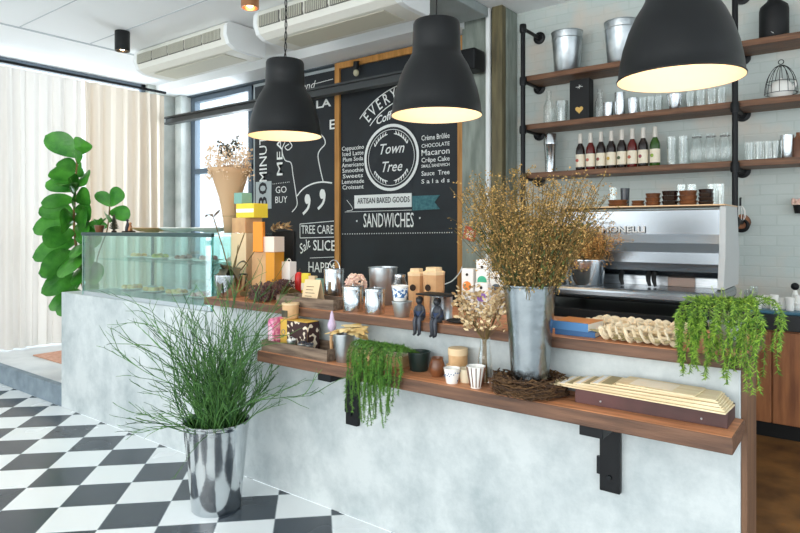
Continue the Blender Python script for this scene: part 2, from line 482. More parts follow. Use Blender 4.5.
# horizontal steel beam across the wall
t = thing('steel_beam', 'long dark steel bar crossing the wall above chalkboards and window', 'beam', (-5.3, 4.80, 3.04))
M().prism([(-.05, -.05), (.05, -.05), (.05, -.03), (.012, -.03), (.012, .03), (.05, .03), (.05, .05), (-.05, .05), (-.05, .03), (-.012, .03), (-.012, -.03), (-.05, -.03)], 'x', -2.42, 2.3).build('bar', mat('bar_dark', '4a4d4e', .45, .4), t)
BX(2.3, 2.54, -.09, .10, -.07, .12).build('end_bracket', 'black_metal', t, None, .015)

# pipes on the column
def pipe(name, label, px, Y, r, mt, z0=.18, z1=CZ):
    x = XY(px, Y)
    o = M().lathe([(r, 0), (r, z1 - z0)], 14).build(name, mt, None, (x, Y, z0))
    tag(o, label, 'pipe')
pipe('white_pipe', 'white painted vertical pipe running up the concrete column beside the chalkboard', 488.5, 4.93, .026, 'white_paint')
pipe('conduit_pipe', 'thin grey conduit running up the right edge of the column beside brick wall', 506, 5.10, .012, 'galv')

# ================================================================ COUNTER
t = thing('counter', 'long pale polished concrete bar counter with wood-faced right end', 'counter', (-.36, 2.47, 0))
m = M(); m.box(-3.07, 0, 0, .23, 0, 1.06)
m.build('body', mat('counter_concrete', 'cdd3d3', .55, 0, '98a4a7', 2.6, .25, 14, thr=(.40, .74), detail=12), t, None, .004)
BX(0.001, .02, 0.01, .23, 0, 1.06).build('end_panel', mat('end_wood', '7a583f', .6, 0, '5d412f', 3, .1, stretch=(8, 8, 1)), t)
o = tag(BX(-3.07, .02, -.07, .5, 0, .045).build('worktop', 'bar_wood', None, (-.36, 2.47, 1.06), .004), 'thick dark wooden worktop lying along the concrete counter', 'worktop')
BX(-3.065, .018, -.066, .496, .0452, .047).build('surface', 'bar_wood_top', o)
BT = 1.1075
for x in (-3.0, -2.2, -1.1, -.15):
    M().box(x - .02, x + .02, .24, .48, -.02, -.001).box(x - .02, x + .02, .235, .255, -.3, -.02).build('support', 'black_metal', t)
u = thing('display_counter', 'lower pale concrete block carrying the glass pastry case, left end of the counter', 'counter', (-3.432, 2.47, 0))
M().prism([(0, 0), (.23, 0), (.23, .18), (.75, .18), (.75, 1.0), (0, 1.0)], 'x', -2.158, 0).build('body', 'counter_concrete', u, None, .004)
# lower shelf
LS = .875
t = thing('bar_shelf', 'low brown plank shelf bracketed to the counter front', 'shelf', (-1.515, 2.47, LS))
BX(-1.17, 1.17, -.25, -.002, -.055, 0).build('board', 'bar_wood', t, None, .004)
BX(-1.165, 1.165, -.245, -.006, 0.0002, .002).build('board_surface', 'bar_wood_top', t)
LS += .002
for px in (346, 606):
    x = XY(px, 2.40) + 1.515
    m = M(); m.box(x - .045, x + .045, -.235, -.004, -.095, -.0555)
    m.box(x - .04, x + .04, -.03, -.002, -.37, -.0955)
    b = m.build('bracket', 'black_metal', t, None, .003)
    m = M()
    m.lathe([(.011, 0), (.009, .008)], 6, mtx=T(x, -.031, -.31) @ Matrix.Rotation(PI / 2, 4, 'X'))
    m.box(x - .055, x - .041, -.02, -.006, -.31, -.24)
    m.build('bolt', mat('bolt_dark', '2b2e31', .3, .8), b)

# ================================================================ CURTAINS
def curtain(y0, y1, label, c2):
    ny = int((y1 - y0) * 90); nz = 14; zb, zt = .2, 3.37
    vs = []; fs = []; L = y1 - y0
    npl = int(L / .135)
    for j in range(nz + 1):
        v = j / nz; z = zb + (zt - zb) * v
        amp = .055 * (1 - .5 * v ** 6)
        for i in range(ny + 1):
            u = i / ny; ph = u * npl * 2 * PI
            x = amp * (.75 + .35 * math.sin(ph * .21 + 1)) * math.sin(ph + 1.3 * math.sin(ph * .13 + v)) + .02 * math.sin(ph * .37 + 2 * v) * (1 - v)
            y = u * L + .018 * math.sin(2 * ph + .4) * (1 - .5 * v) + .012 * math.sin(v * 3 + i * .05) * (1 - v)
            vs.append((x, y, z - zb))
    n = ny + 1
    for j in range(nz):
        for i in range(ny): fs.append((j * n + i, j * n + i + 1, (j + 1) * n + i + 1, (j + 1) * n + i))
    t = thing('linen_curtain', label, 'curtain', (-7.66, y0, zb), 0, 'curtains on the left window wall')
    M().add(vs, fs, True).build('cloth', c2 or 'linen', t)
    return t
curtain(-.4, 2.0, 'pleated cream curtain nearest the viewer, at the left edge', None)
curtain(2.02, 3.62, 'middle pleated cream curtain behind the fiddle leaf fig', None)
curtain(3.64, 4.72, 'pleated beige curtain hanging next to the concrete corner column', 'linen_beige')
t = thing('curtain_rail', 'black curtain track running above the left curtains', 'curtain rail', (-7.66, 2, 3.42))
BX(-.015, .015, -2.6, 2.75, -.02, .01).build('track', 'black_metal', t)
tag(BX(-.62, .62, -.38, .38, 0, .012).build('floor_mat', 'mat_fabric', None, (-6.55, 3.25, .181), .004), 'flat terracotta pink mat lying on the raised platform', 'mat')

# ================================================================ AIR CONDITIONERS
def aircon(x0, x1, label):
    W = x1 - x0
    t = thing('air_conditioner', label, 'air conditioner', (x0, 3.66, 3.28), 0, 'ceiling-hung air conditioners')
    prof = [(.03, .262), (0, .22), (-.005, .13), (.03, .05), (.10, .012), (.20, 0), (.46, 0), (.48, .03), (.48, .262)]
    M().prism(prof, 'x', .05, W - .05).build('casing', 'ac_white', t, None, .004)
    m = M()
    p2 = [(y * .97 + .004 if y > .2 else y - .004, z * .99 + .001) for y, z in prof]
    M().prism(p2, 'x', 0, .05).build('end_cap', 'white_paint', t, None, .018, 3)
    M().prism(p2, 'x', W - .05, W).build('end_cap', 'white_paint', t, None, .018, 3)
    n = 5
    for k in range(n):
        a = .08 + k * (W - .16) / n; b = a + (W - .16) / n - .025
        f = BX(a, b, -.012, .02, .10, .20).build('grille', 'ac_slot', t)
        m = M()
        q = a + .008
        while q < b: m.box(q, q + .006, -.02, -.012, .10, .20); q += .022
        m.build('louver', mat('louver', 'cfcdbf', .5), f)
    BX(.2, W - .2, .12, .40, -.006, 0).build('intake_panel', mat('intake', 'd3cfbd', .6), t, None, .003)
aircon(-6.52, -4.86, 'white ceiling-hung air conditioner nearer the curtains')
aircon(-4.47, -2.84, 'cream ceiling-hung air conditioner above the right chalkboard')

# ================================================================ SPOTLIGHTS
def spot(px, py, mt, label, e):
    p, s = onz(px, py, CZ)
    t = thing('ceiling_spotlight', label, 'spotlight', (p.x, 3.24, CZ), 0, 'cylinder spotlights on the ceiling')
    M().lathe([(.0, -.002), (.07, -.002), (.072, -.01), (.072, -.2), (.062, -.2), (.055, -.14), (0, -.13)], 28).build('housing', mt, t)
    M().ball((0, 0, -.165), .03, 10).build('bulb', 'spot_bulb', t)
    M().lathe([(.03, -.001), (.03, -.03)], 12).build('mount', 'black_metal', t)
    l = bpy.data.lights.new('spot', 'SPOT'); l.energy = e; l.color = (1, .8, .55); l.spot_size = 1.7; l.shadow_soft_size = .04
    o = bpy.data.objects.new('spot', l); COL.objects.link(o); o.location = (p.x, 3.24, CZ - .205)
    return t
spot(121, 31, 'shade_black', 'black cylinder spotlight on the ceiling left of the air conditioners', 25)
spot(256, -14, 'copper_tone', 'cylinder spotlight coloured copper for its glow, on the ceiling between the air conditioners', 25)  # housing coloured copper to stand in for the lamp's warm glow

# ================================================================ PENDANT LAMPS
def pendant(px, py, Y, twist=False, label='', D=.47):
    p, s = onY(px, py, Y)
    k = D / .47
    t = thing('pendant_lamp', label, 'pendant lamp', p, 0, 'black dome pendant lamps over the counter')
    out = [(.236, 0), (.238, .006), (.233, .012), (.228, .06), (.214, .13), (.192, .20), (.165, .26), (.14, .30), (.128, .325), (.126, .34), (.124, .40), (.122, .475), (.116, .488), (.03, .49)]
    out = [(r * k, z * k) for r, z in out]
    M().lathe(out + [(.0, .491 * k)], 64, caps=False).build('shade', 'shade_black', t)
    inn = [(max(r - .004, .001), z - (.004 if z > .46 * k else -.0)) for r, z in out[2:-1]]
    M().lathe([(.2345 * k, .001)] + inn + [(0, .485 * k)], 64, caps=False).build('inner_shade', 'shade_inner', t)
    M().ball((0, 0, .28 * k), .045, 16).build('bulb', 'bulb', t)
    M().lathe([(.022, .33 * k), (.022, .48 * k)], 12).build('socket', 'black_matt', t)
    h = CZ - p.z
    cd = M()
    if twist:
        for q in (0, PI):
            cd.tube([(.006 * math.cos(z * 40 + q) + .01 * math.sin(z * 5), .006 * math.sin(z * 40 + q), .49 * k + (h - .49 * k) * z) for z in [i / 60 for i in range(61)]], .0035, 6)
    else: cd.tube([(0, 0, .49 * k), (0, 0, h)], .004, 8)
    cd.build('cord', 'black_matt', t)
    M().lathe([(.05, h - .03), (.05, h - .001)], 20).build('ceiling_cap', 'black_metal', t)
    l = bpy.data.lights.new('lamp', 'POINT'); l.energy = 1.5; l.color = (1, .84, .60); l.shadow_soft_size = .05
    o = bpy.data.objects.new('lamp', l); COL.objects.link(o); o.location = (p.x, p.y, p.z + .19 * k)
pendant(285, 136.5, 2.72, True, 'black dome pendant lamp farthest from the viewer, on twisted cord')
pendant(436.5, 116, 2.66, False, 'middle black dome pendant lamp, hanging over the framed chalkboard')
pendant(679.5, 80, 2.62, False, 'largest-looking black dome pendant lamp, nearest the viewer by the wall shelves')

# ================================================================ CHALKBOARDS
BY = 5.06
RX = Matrix.Rotation(PI / 2, 4, 'X')
class Board:
    def __init__(s, root, Y): s.root = root; s.Y = Y; s.c = M(); s.o = root.location.copy()
    def P(s, px, py):
        p, k = onY(px, py, s.Y); return p - s.o, k
    def text(s, body, px, py, hpx, wpx=None, rot=0, m=None, off=0, align='CENTER', shear=0):
        p, k = s.P(px, py); size = hpx * k * 1.35
        mb = m or s.c
        sx = 1
        if wpx:
            tmp = M(); tmp.text(body, size, Matrix.Identity(4)); xs = [v.x for v in tmp.v]
            ww = max(xs) - min(xs); 
            # width on the wall spanned by wpx pixels here (wall is seen at an angle)
            wl = (s.P(px + wpx / 2, py)[0] - s.P(px - wpx / 2, py)[0]).x if not rot else wpx * k
            sx = wl / ww
        mb.text(body, size, T(*p) @ RX @ Matrix.Rotation(rot, 4, 'Z'), sx, align, shear, off, .002)
    def line(s, pts, wpx=1, m=None, smooth=True):
        P3 = [s.P(*q)[0] for q in pts]; k = s.P(*pts[0])[1]
        if smooth and len(P3) > 2:
            out = []
            for i in range(len(P3) - 1):
                a = P3[max(i - 1, 0)]; b = P3[i]; c = P3[i + 1]; d = P3[min(i + 2, len(P3) - 1)]
                for q in range(5):
                    u = q / 5
                    out.append(.5 * ((2 * b) + (c - a) * u + (2 * a - 5 * b + 4 * c - d) * u * u + (3 * b - a - 3 * c + d) * u ** 3))
            out.append(P3[-1]); P3 = out
        (m or s.c).tube(P3, [wpx * k * .5] * len(P3), 6, flat=1)
    def dots(s, x0, y0, x1, y1, n, r=.6):
        for i in range(n):
            p, k = s.P(x0 + (x1 - x0) * i / (n - 1), y0 + (y1 - y0) * i / (n - 1))
            s.c.ball(p, r * k, 6)

def flat(m):   # press chalk marks to a thin layer on the board
    for v in m.v: v.y *= .12
    return m

# right, framed board
x0, x1 = XY(338, BY), XY(461.5, BY)
t = thing('framed_chalkboard', 'large pine-framed chalkboard with round chalk emblem and menu lettering', 'chalkboard', (x0, BY, .75))
BX(-.0, x1 - x0 + .10, .022, .05, 0, 2.62).build('backing', 'chalkboard', t)
BX(.0, x1 - x0, .008, .0215, .03, 2.6).build('slate', 'chalkboard', t)
m = M(); W = x1 - x0
for q in (0, W): BX(q - .035, q + .035, -.02, .02, 0, 2.66).build('frame_side', 'pine_frame', t, None, .003)
BX(.036, W - .036, -.019, .0195, 2.59, 2.658).build('frame_top', 'pine_frame', t, None, .003)
BX(.036, W - .036, -.019, .0195, 0, .07).build('frame_bottom', 'pine_frame', t, None, .003)
B = Board(t, BY + .005)
# round emblem
cx, cy, rr = 391, 157.5, 26
cp, k = B.P(cx, cy)
for rad, wd in ((32 * k, 3.4), (28 * k, .7)):
    B.c.tube([cp + Vector((rad * 1.04 * math.cos(a), 0, rad * math.sin(a))) for a in [2 * PI * i / 48 for i in range(49)]], wd * k * .5, 6)
B.text('Town', 391, 149, 11, 25, shear=.35, off=.001); B.text('Tree', 391, 167, 11, 21, shear=.35, off=.001)
for sgn in (-1, 1):
    for up in (1, -1):
        for i in range(6):
            a = math.radians(55 + i * 7) ; rad = 24 * k
            ang = PI / 2 - sgn * math.radians(18 + i * 8)
            q = cp + Vector((rad * math.cos(ang), 0, up * rad * math.sin(ang)))
            for s2 in (-.5, .5):
                d = Vector((math.cos(ang + s2 + sgn * 1.2), 0, up * math.sin(ang + s2 + sgn * 1.2)))
                B.c.tube([q, q + d * 3.6 * k], [.9 * k, .3 * k], 5)
# arched words
ac = B.P(416, 157.5)[0]
for i, ch in enumerate('EVERYDAY'):
    ang = math.radians(138.5 - i * 7.3)
    p = ac + Vector((82 * k * math.cos(ang), 0, 68 * k * math.sin(ang)))
    B.c.text(ch, 16.5 * k, T(*p) @ RX @ Matrix.Rotation((ang - PI / 2) * .9, 4, 'Z'), .72, 'CENTER', 0, .0015, .002)
for rad in (60.5 * k, 75 * k):
    B.c.tube([ac + Vector((rad * 1.2 * math.cos(a), 0, rad * math.sin(a))) for a in [math.radians(143 - i * 2.4) for i in range(27)]], .55 * k, 5)
B.text('Coffee', 387, 117, 8.5, 30, shear=.4, off=.002, rot=.22)
L_ = ['Cappuccino', 'Iced Latte', 'Plum Soda', 'Americano', 'Smoothie', 'Sweets', 'Lemonade', 'Croissant']
for i, s_ in enumerate(L_): B.text(s_, 353, 148 + i * 5.6 , 4.4, 22 - (i % 3), off=.0005)
for s_, y, h in (('Crème Brûlée', 137, 5.5), ('CHOCOLATE', 145, 4), ('Macaron', 152, 6.5), ('Crêpe Cake', 159.5, 5), ('SMALL SANDWICH', 165.5, 3.2), ('Sauce  Tree', 173, 5), ('S a l a d s', 181, 4.6)):
    B.text(s_, 435.5, y, h, 28, off=.0005)
B.text('SANDWICHES', 388, 221, 15, 50, off=.001)
B.text('ARTISAN', 341, 206, .1) if 0 else None
B.dots(343, 234, 452, 232.5, 46)
B.line([(347, 200), (353, 209), (347, 211)], .6); B.line([(345, 212), (412, 210)], .5)
B.dots(357, 221, 357.1, 221, 2, 1); B.dots(420, 218, 420.1, 218, 2, 1)
flat(B.c).build('chalk_lettering', 'chalk', t)
bm_ = M(); a, k = B.P(355, 208.5); b, _ = B.P(412, 193)
bm_.box(a.x, b.x, -.006, .004, a.z, b.z)
bo = bm_.build('chalk_banner', 'chalk', t)
q = M(); B.text('ARTISAN BAKED GOODS', 383.5, 200.5, 6, 52, m=q, off=.0012)
for v in q.v: v.y = -.0085 + (v.y - (.005)) * .3
q.build('banner_lettering', 'chalkboard', bo)
q = M(); P1 = [B.P(*u)[0] for u in ((412.5, 196), (440, 195), (434.5, 202), (440, 209), (412.5, 210.5))]
q.prism([(p.x, p.z) for p in P1], 'y', .002, .007).build('chalk_ribbon', 'ribbon_teal', t)

# left, bare board
x0, x1 = XY(253.5, BY), XY(334.5, BY)
t = thing('chalkboard', 'unframed chalkboard with chalk drawing and upright lettering beside the window', 'chalkboard', (x0, BY + .02, .75))
BX(0, x1 - x0, .002, .04, 0, 2.6).build('slate', 'chalkboard', t)
B = Board(t, BY + .02)
B.text('MINUTES', 263.5, 152, 12, 60, rot=PI / 2, off=.0005); B.text('MEAL', 280, 152, 9, 48, rot=PI / 2, off=.0005)
B.text('GO', 281, 190, 7, 11); B.text('BUY', 281, 200, 7, 12)
B.dots(273, 184, 289, 182, 10, .5)
B.line([(285, 137), (289, 141), (292, 146), (288, 150), (285, 147), (289, 144)], 1.2)
B.line([(285, 142), (282, 150), (285, 160), (291, 163), (293, 175), (296, 194), (297, 205), (292, 212)], 1.2)
B.line([(320, 134), (324, 138), (325, 144), (320, 150), (318, 156), (320, 168), (323, 181)], 1.4)
B.line([(297, 196), (303, 189), (312, 184), (322, 182), (332, 183)], 1.6)
for (x, y) in ((307, 201), (322, 196)):
    B.line([(x + 1, y - 6), (x + 2.5, y - 1), (x + 1, y + 7), (x - 4, y + 13)], 3.2)
    pz, k = B.P(x, y - 2); B.c.ball(pz, 4.2 * k, 12, (.8, 1, 1.2))
B.text('TREE CARE', 317, 230, 9, 32, off=.0005)
B.line([(300, 224), (334, 221)], .8); B.line([(300, 238), (334, 237)], .8); B.line([(300, 224), (300, 238)], .8)
B.text('Salt', 304, 247, 10, 16, shear=.4, rot=.5); B.text('SLICE', 324, 246, 11, 22, off=.0015); B.text('HAPPY', 321, 268, 11, 26)
B.line([(310, 258), (334, 257)], .6)
B.text('and', 308, 86, 8, 12, shear=.3); B.text('LA', 323, 104, 8, 14, off=.003); B.text('E', 332, 125, 10, 5, off=.002)
B.line([(314, 84), (333, 79)], .7)
flat(B.c).build('chalk_lettering', 'chalk', t)
bo_ = M(); a, k = B.P(256, 209); b, _ = B.P(271.5, 181)
bo_.box(a.x, b.x, -.004, .002, a.z, b.z); bo = bo_.build('chalk_panel', 'chalk_soft', t)
q = M(); B.text('30', 263.7, 195, 13, 24, rot=PI / 2, m=q, off=.003)
for v in q.v: v.y = -.007 + v.y * .3
q.build('number', 'chalkboard', bo)

# small bare bulb clipped to the frame
p, s = onY(357, 62, 5.0)
t = thing('clip_lamp', 'small bare bulb in a black socket hanging at the chalkboard frame top', 'lamp', (p.x, 4.985, p.z))
M().lathe([(.0, .0), (.03, 0), (.034, -.06), (.02, -.09), (0, -.09)], 14).build('socket', 'black_matt', t)
M().ball((0, 0, -.12), .032, 12, (1, 1, 1.2)).build('bulb', mat('clear_bulb', 'e9e6c8', .1, trans=.4), t)
M().tube([(0, 0, 0), (0, .03, .01), (0, .058, .01)], .006, 6).build('arm', 'black_metal', t)

# ================================================================ PIPE SHELVING
def pshelf(x, label):
    t = thing('pipe_post', label, 'shelf post', (x, 4.86, 1.2), 0, 'black pipe posts of the wall shelves')
    m = M(); m.lathe([(.02, 0.35), (.02, 2.08)], 14)
    m.build('upright', 'black_metal', t)
    for z in (.40, .785, 1.205, 1.625, 2.08):
        b = M().tube([(0, 0, z), (0, .33, z)], .016, 10).build('wall_arm', 'black_metal', t)
        m = M(); m.lathe([(.055, 0), (.055, .012), (.03, .02), (.026, .04)], 20, mtx=T(0, .338, z) @ Matrix.Rotation(PI / 2, 4, 'X'))
        m.build('flange', 'black_metal', b)
        m = M().lathe([(.027, -.035), (.03, -.02), (.03, .02), (.027, .035)], 14, mtx=T(0, 0, z)).build('fitting', 'black_metal', t)
    return t
PX0 = XY(523, 4.86); PX1 = XY(735, 4.86)
pshelf(PX0, 'black pipe post at the left end of the wall shelves')
pshelf(PX1, 'black pipe post near the right edge, carrying the wall shelves')
SH = {}
for key, z, lb in (('top', 2.875, 'uppermost'), ('mid', 2.455, 'middle'), ('low', 2.035, 'lowest')):
    o = M().box(PX0 - .03, 1.2, 4.895, 5.19, -.045, 0).build('wall_shelf', 'shelf_wood', None, (0, 0, z), .003)
    tag(o, lb + ' long brown plank shelf on black pipes against the brick wall', 'shelf', 'plank wall shelves')
    SH[key] = z
# ================================================================ BACK BAR AND ESPRESSO BENCH
t = thing('back_bar', 'black-topped back bar with brown plank doors along the brick wall', 'cabinet', (-2.2, 4.67, .18))
BX(0, 3.4, .02, .52, .1, .706).build('carcass', 'cab_wood', t)
q = 0.0
while q < 3.35:
    BX(q + .004, q + .336, 0, .019, .1, .70).build('door', 'cab_wood', t, None, .004); q += .34
BX(0, 3.4, .03, .5, 0, .099).build('plinth', 'black_matt', t)
BX(-.02, 3.42, -.02, .525, .71, .81).build('top', mat('black_stone', '17191c', .35), t, None, .004)
BB = .99
t = thing('espresso_bench', 'dark bench standing under the espresso machine', 'bench', (-2.1, 3.46, .18))
BX(0, 1.5, -.09, .70, .08, .87).build('carcass', mat('bench_dark', '26211f', .6), t)
BX(.02, 1.48, -.04, .66, 0, .08).build('plinth', 'black_matt', t)
BX(-.01, 1.51, -.10, .71, .87, .92).build('top', 'black_matt', t, None, .004)
EB = 1.10

# espresso machine
x0 = -1.56; x1 = -.60; W = x1 - x0
t = thing('espresso_machine', 'large polished steel espresso machine, its back turned to the counter', 'espresso machine', (x0, 3.58, EB))
prof = [(.10, .56), (.10, .42), (.085, .37), (.045, .32), (.035, .26), (.045, .215), (.08, .185), (.11, .178), (.40, .178), (.40, .56)]
M().prism(prof, 'x', .03, W - .03, False).build('rear_panel', 'machine_steel', t, None, .006, 3)
BX(-.02, W - .005, -.19, .46, .055, .125).build('drip_tray', 'machine_steel', t, None, .025, 4)
BX(.05, W - .05, .12, .40, .126, .177).build('lower_panel', 'steel_brushed', t)
for q in (0, W - .03):
    M().prism([(.0, .13), (.46, .13), (.50, .30), (.42, .575), (.07, .575), (.05, .3)], 'x', q, q + .03).build('side_panel', mat('machine_grey', 'b4b7b7', .35), t, None, .008, 3)
BX(.0, W, .06, .44, .576, .584).build('cup_tray', mat('tray_tan', 'd8b48c', .4, .3), t, None, .002)
for q in (.06, W - .06):
    for y in (-.12, .40): M().lathe([(.025, 0), (.02, .054)], 14, (q, y, 0)).build('foot', 'black_matt', t)
for q in (.42, .57, .60):
    M().tube([(q, .06, .20), (q + .003, .03, .19), (q + .012, .0, .16), (q + .02, .0, .13)], [.014, .014, .012, .008], 8).build('hose', 'black_matt', t)
BX(.66, .80, .10, .118, .127, .177).build('service_plate', mat('plate_brown', '8d7a70', .4, .3), t)
m = M()
p, k = onY(619, 233, 3.675)
m.text('SIMONELLI', .05, T(p.x - x0, .088, .505 - .06) @ RX, 1.25, 'CENTER', 0, .0006, .004)
m.text('NUOVA', .022, T(p.x - x0 - .07, .088, .545 - .06) @ RX, 1.2, 'CENTER', 0, .0003, .004)
m.text('(N)', .05, T(p.x - x0 - .235, .088, .505 - .06) @ RX, 1.2, 'CENTER', .2, .0006, .004)
for v in m.v: v.y += .006
lt = m.build('lettering', 'white_card', t)
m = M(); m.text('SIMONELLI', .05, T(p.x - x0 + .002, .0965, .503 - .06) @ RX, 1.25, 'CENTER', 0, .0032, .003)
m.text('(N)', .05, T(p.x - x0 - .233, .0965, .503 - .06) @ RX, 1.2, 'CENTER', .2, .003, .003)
m.build('letter_edge_shadow', mat('letter_dark', '3a3e42', .5), lt)  # dark copy set low behind the letters: outline plus painted shadow
MT = EB + .585

# ================================================================ GLASS DISPLAY CASE
t = thing('display_case', 'green-edged glass pastry display case standing at the counter left end', 'display case', (-5.25, 2.49, 1.001))
cw, cd, ch = 1.785, .62, .52
BX(0, cw, .0, cd, 0, .03).build('base', mat('case_base', 'b4bcc0', .4, .5), t)
BX(.006, cw - .006, .0, .008, .031, ch - .026).build('front_pane', 'glass_pane', t)
BX(0, .008, .009, cd, .031, ch - .026).build('side_pane', 'glass_pane', t)
BX(cw - .008, cw, .009, cd, .031, ch - .026).build('side_pane', 'glass_pane', t)
for q in (.0, cw - .012): BX(q - .002, q + .012, -.004, .010, .0, ch - .02).build('corner_edge', 'glass_edge', t)
m = BX(-.004, cw + .004, -.006, cd, ch - .012, ch).build('top_pane', 'glass_pane', t)
m = M(); m.box(-.006, cw + .006, -.012, .012, ch - .026, ch + .002)
m.build('top_rail', mat('rail_dark', '2c4644', .4, .4), t, None, .002)
BX(.006, cw - .006, cd, cd + .008, .031, ch - .026).build('back_pane', 'glass_pane', t)
for q in (0, .58, 1.18, cw - .025): BX(q, q + .025, cd - .005, cd + .015, .031, ch - .013).build('mullion', mat('mullion', '5f7a7a', .4, .4), t)
BX(.02, cw - .02, .12, cd - .02, .29, .298).build('inner_shelf', 'glass_pane', t)
CTOP = 1.001 + ch + .001
# plates of pastry inside
def plate(name, label, x, y, z, r, food, cat='plate', group=None, n=7):
    t = thing(name, label, cat, (x, y, z), 0, group)
    M().lathe([(0, 0), (r * .6, 0), (r, .014), (r, .018), (r * .6, .005), (0, .005)], 28).build('dish', 'white_ceramic', t)
    for i in range(n):
        a = i * 2.4; q = r * .62 * math.sqrt((i + .3) / n)
        M().ball((q * math.cos(a), q * math.sin(a), .018 + R(0, .012)), .026, 8, (1, 1, .75)).build('pastry', food, t)
    return t
gx = [-5.0, -4.67, -4.34, -4.01, -3.68]
nm = ['golden pastries', 'yellow salad buns', 'dark rolls', 'pink cakes', 'green and red tartlets']
fm = ['pastry', 'salad', 'brown_jar', 'pastry_pink', 'pastry_pink']
for i, x in enumerate(gx):
    plate('pastry_plate', 'white plate of %s on the glass shelf of the display case' % nm[i], x, 2.84, 1.001 + .299, .115, fm[i], group='pastry plates inside the display case')
    plate('pastry_plate', ['white plate of small buns low in the case under the golden pastries', 'white plate of small buns low in the case under the yellow buns', 'white plate of tan cakes low in the case under the dark rolls', 'white plate of pink cakes low in the case under the pink plate', 'white plate of pink cakes at the low right end of the case'][i], x, 2.80, 1.001 + .031, .12, 'pastry' if i < 3 else 'pastry_pink', group='pastry plates inside the display case', n=8)
# on the case top
for i, (px, r) in enumerate(((152, .16), (180, .16), (211, .16))):
    p, k = onz(px, 229.5, 1.60); x = XY(px, 2.80)
    o = M().lathe([(0, 0), (.05, 0), (.06, .006), (r * .7, .012), (r, .036), (r, .04), (r * .7, .018), (0, .012)], 36).build('serving_platter', 'white_ceramic' if i else 'rattan', None, (x, 2.80, CTOP))
    o['label'] = ['tan shallow platter on the display case top, nearest the figurine', 'middle white shallow platter on the display case top', 'rightmost white shallow platter on the display case top'][i]; o['category'] = 'platter'; o['group'] = 'platters on the display case'
def P0(px, Y): return XY(px, Y)
t = thing('seedling_pot', 'small brown pot with a leafy sprig at the left end of the case top', 'potted plant', (XY(99.5, 2.58), 2.58, CTOP))
M().cup(.03, .042, .06, rim=.003).build('pot', 'brown_jar', t)
m = M()
for i in range(10): 
    a = R(0, 6.28); m.leaf((0, 0, .05), (math.cos(a) * .6, math.sin(a) * .6, 1), (math.sin(a), -math.cos(a), 0), R(.08, .2), .035, .3)
m.build('foliage', 'leaf_fig', t)
t = thing('bottle_brush_tree', 'small dark green cone ornament on the case top beside the brown pot', 'ornament', (XY(114, 2.62), 2.62, CTOP))
m = M()
for i in range(70):
    z = .02 + .12 * i / 70; a = i * 2.4; r = .036 * (1.15 - i / 70)
    m.tube([(0, 0, z), (r * math.cos(a), r * math.sin(a), z + .012)], [.006, .002], 4)
m.build('needles', 'dark_leaf', t); M().lathe([(.02, 0), (.02, .012), (.005, .02), (.004, .14)], 12).build('stem', 'soil', t)
t = thing('figurine', 'dark crouching figurine group on the case top before the curtain', 'figurine', (XY(140, 2.8), 2.70, CTOP))
m = M(); m.lathe([(.0, 0), (.055, 0), (.05, .012), (.0, .014)], 20); m.build('base', 'soil', t)
for dx, h, mt in ((-.02, .11, 'figure_dark'), (.025, .08, 'copper_tone')):
    m = M(); m.tube([(dx, 0, .012), (dx, 0, h * .4), (dx + .004, 0, h * .65), (dx, 0, h * .8)], [.02, .018, .012, .006], 10); m.ball((dx, 0, h * .9), .012, 10)
    m.tube([(dx, 0, h * .6), (dx + .02, -.01, h * .4), (dx + .02, -.02, h * .2)], [.006, .005, .004], 6)
    m.build('body', mt, t)

# ================================================================ FIDDLE LEAF FIG
def cr(pts, n=6):
    pts = [Vector(q) for q in pts]; out = []
    for i in range(len(pts) - 1):
        a = pts[max(i - 1, 0)]; b = pts[i]; c = pts[i + 1]; d = pts[min(i + 2, len(pts) - 1)]
        for q in range(n):
            u = q / n
            out.append(.5 * ((2 * b) + (c - a) * u + (2 * a - 5 * b + 4 * c - d) * u * u + (3 * b - a - 3 * c + d) * u ** 3))
    out.append(pts[-1]); return out
FX, FY = XY(68, 3.05), 3.05
FX = XY(93, FY)
t = thing('fiddle_leaf_fig', 'tall fiddle leaf fig with big glossy leaves behind the display case', 'potted plant', (FX, FY, .18))
M().cup(.17, .23, .40, .01, rim=.006).build('pot', 'white_ceramic', t)
M().lathe([(0, .35), (.21, .35)], 24, caps=False).build('soil', 'soil', t)
RT = Vector((CY, SY, 0)); TW = Vector((SY, -CY, 0))     # along the room's width, and towards the room
tr = M(); tk = cr([(0, 0, .35), RT * -.12 + Vector((0, 0, .9)), RT * -.19 + Vector((0, 0, 1.4)), RT * -.17 + Vector((0, 0, 1.9)), RT * -.15 + Vector((0, 0, 2.15))])
tr.tube(tk, [.018 - .010 * i / len(tk) for i in range(len(tk))], 8)
br = cr([(0, 0, .8), RT * .05 + Vector((0, 0, 1.1)), RT * .14 + Vector((0, 0, 1.35)), RT * .17 + Vector((0, 0, 1.60))])
tr.tube(br, .007, 6)
tr.build('trunk', 'stem_brown', t)
VN = M()
m = M(); FP = [.12, .45, .62, .60, .72, .95, 1.0, .88, .45, .05]
random.seed(4)
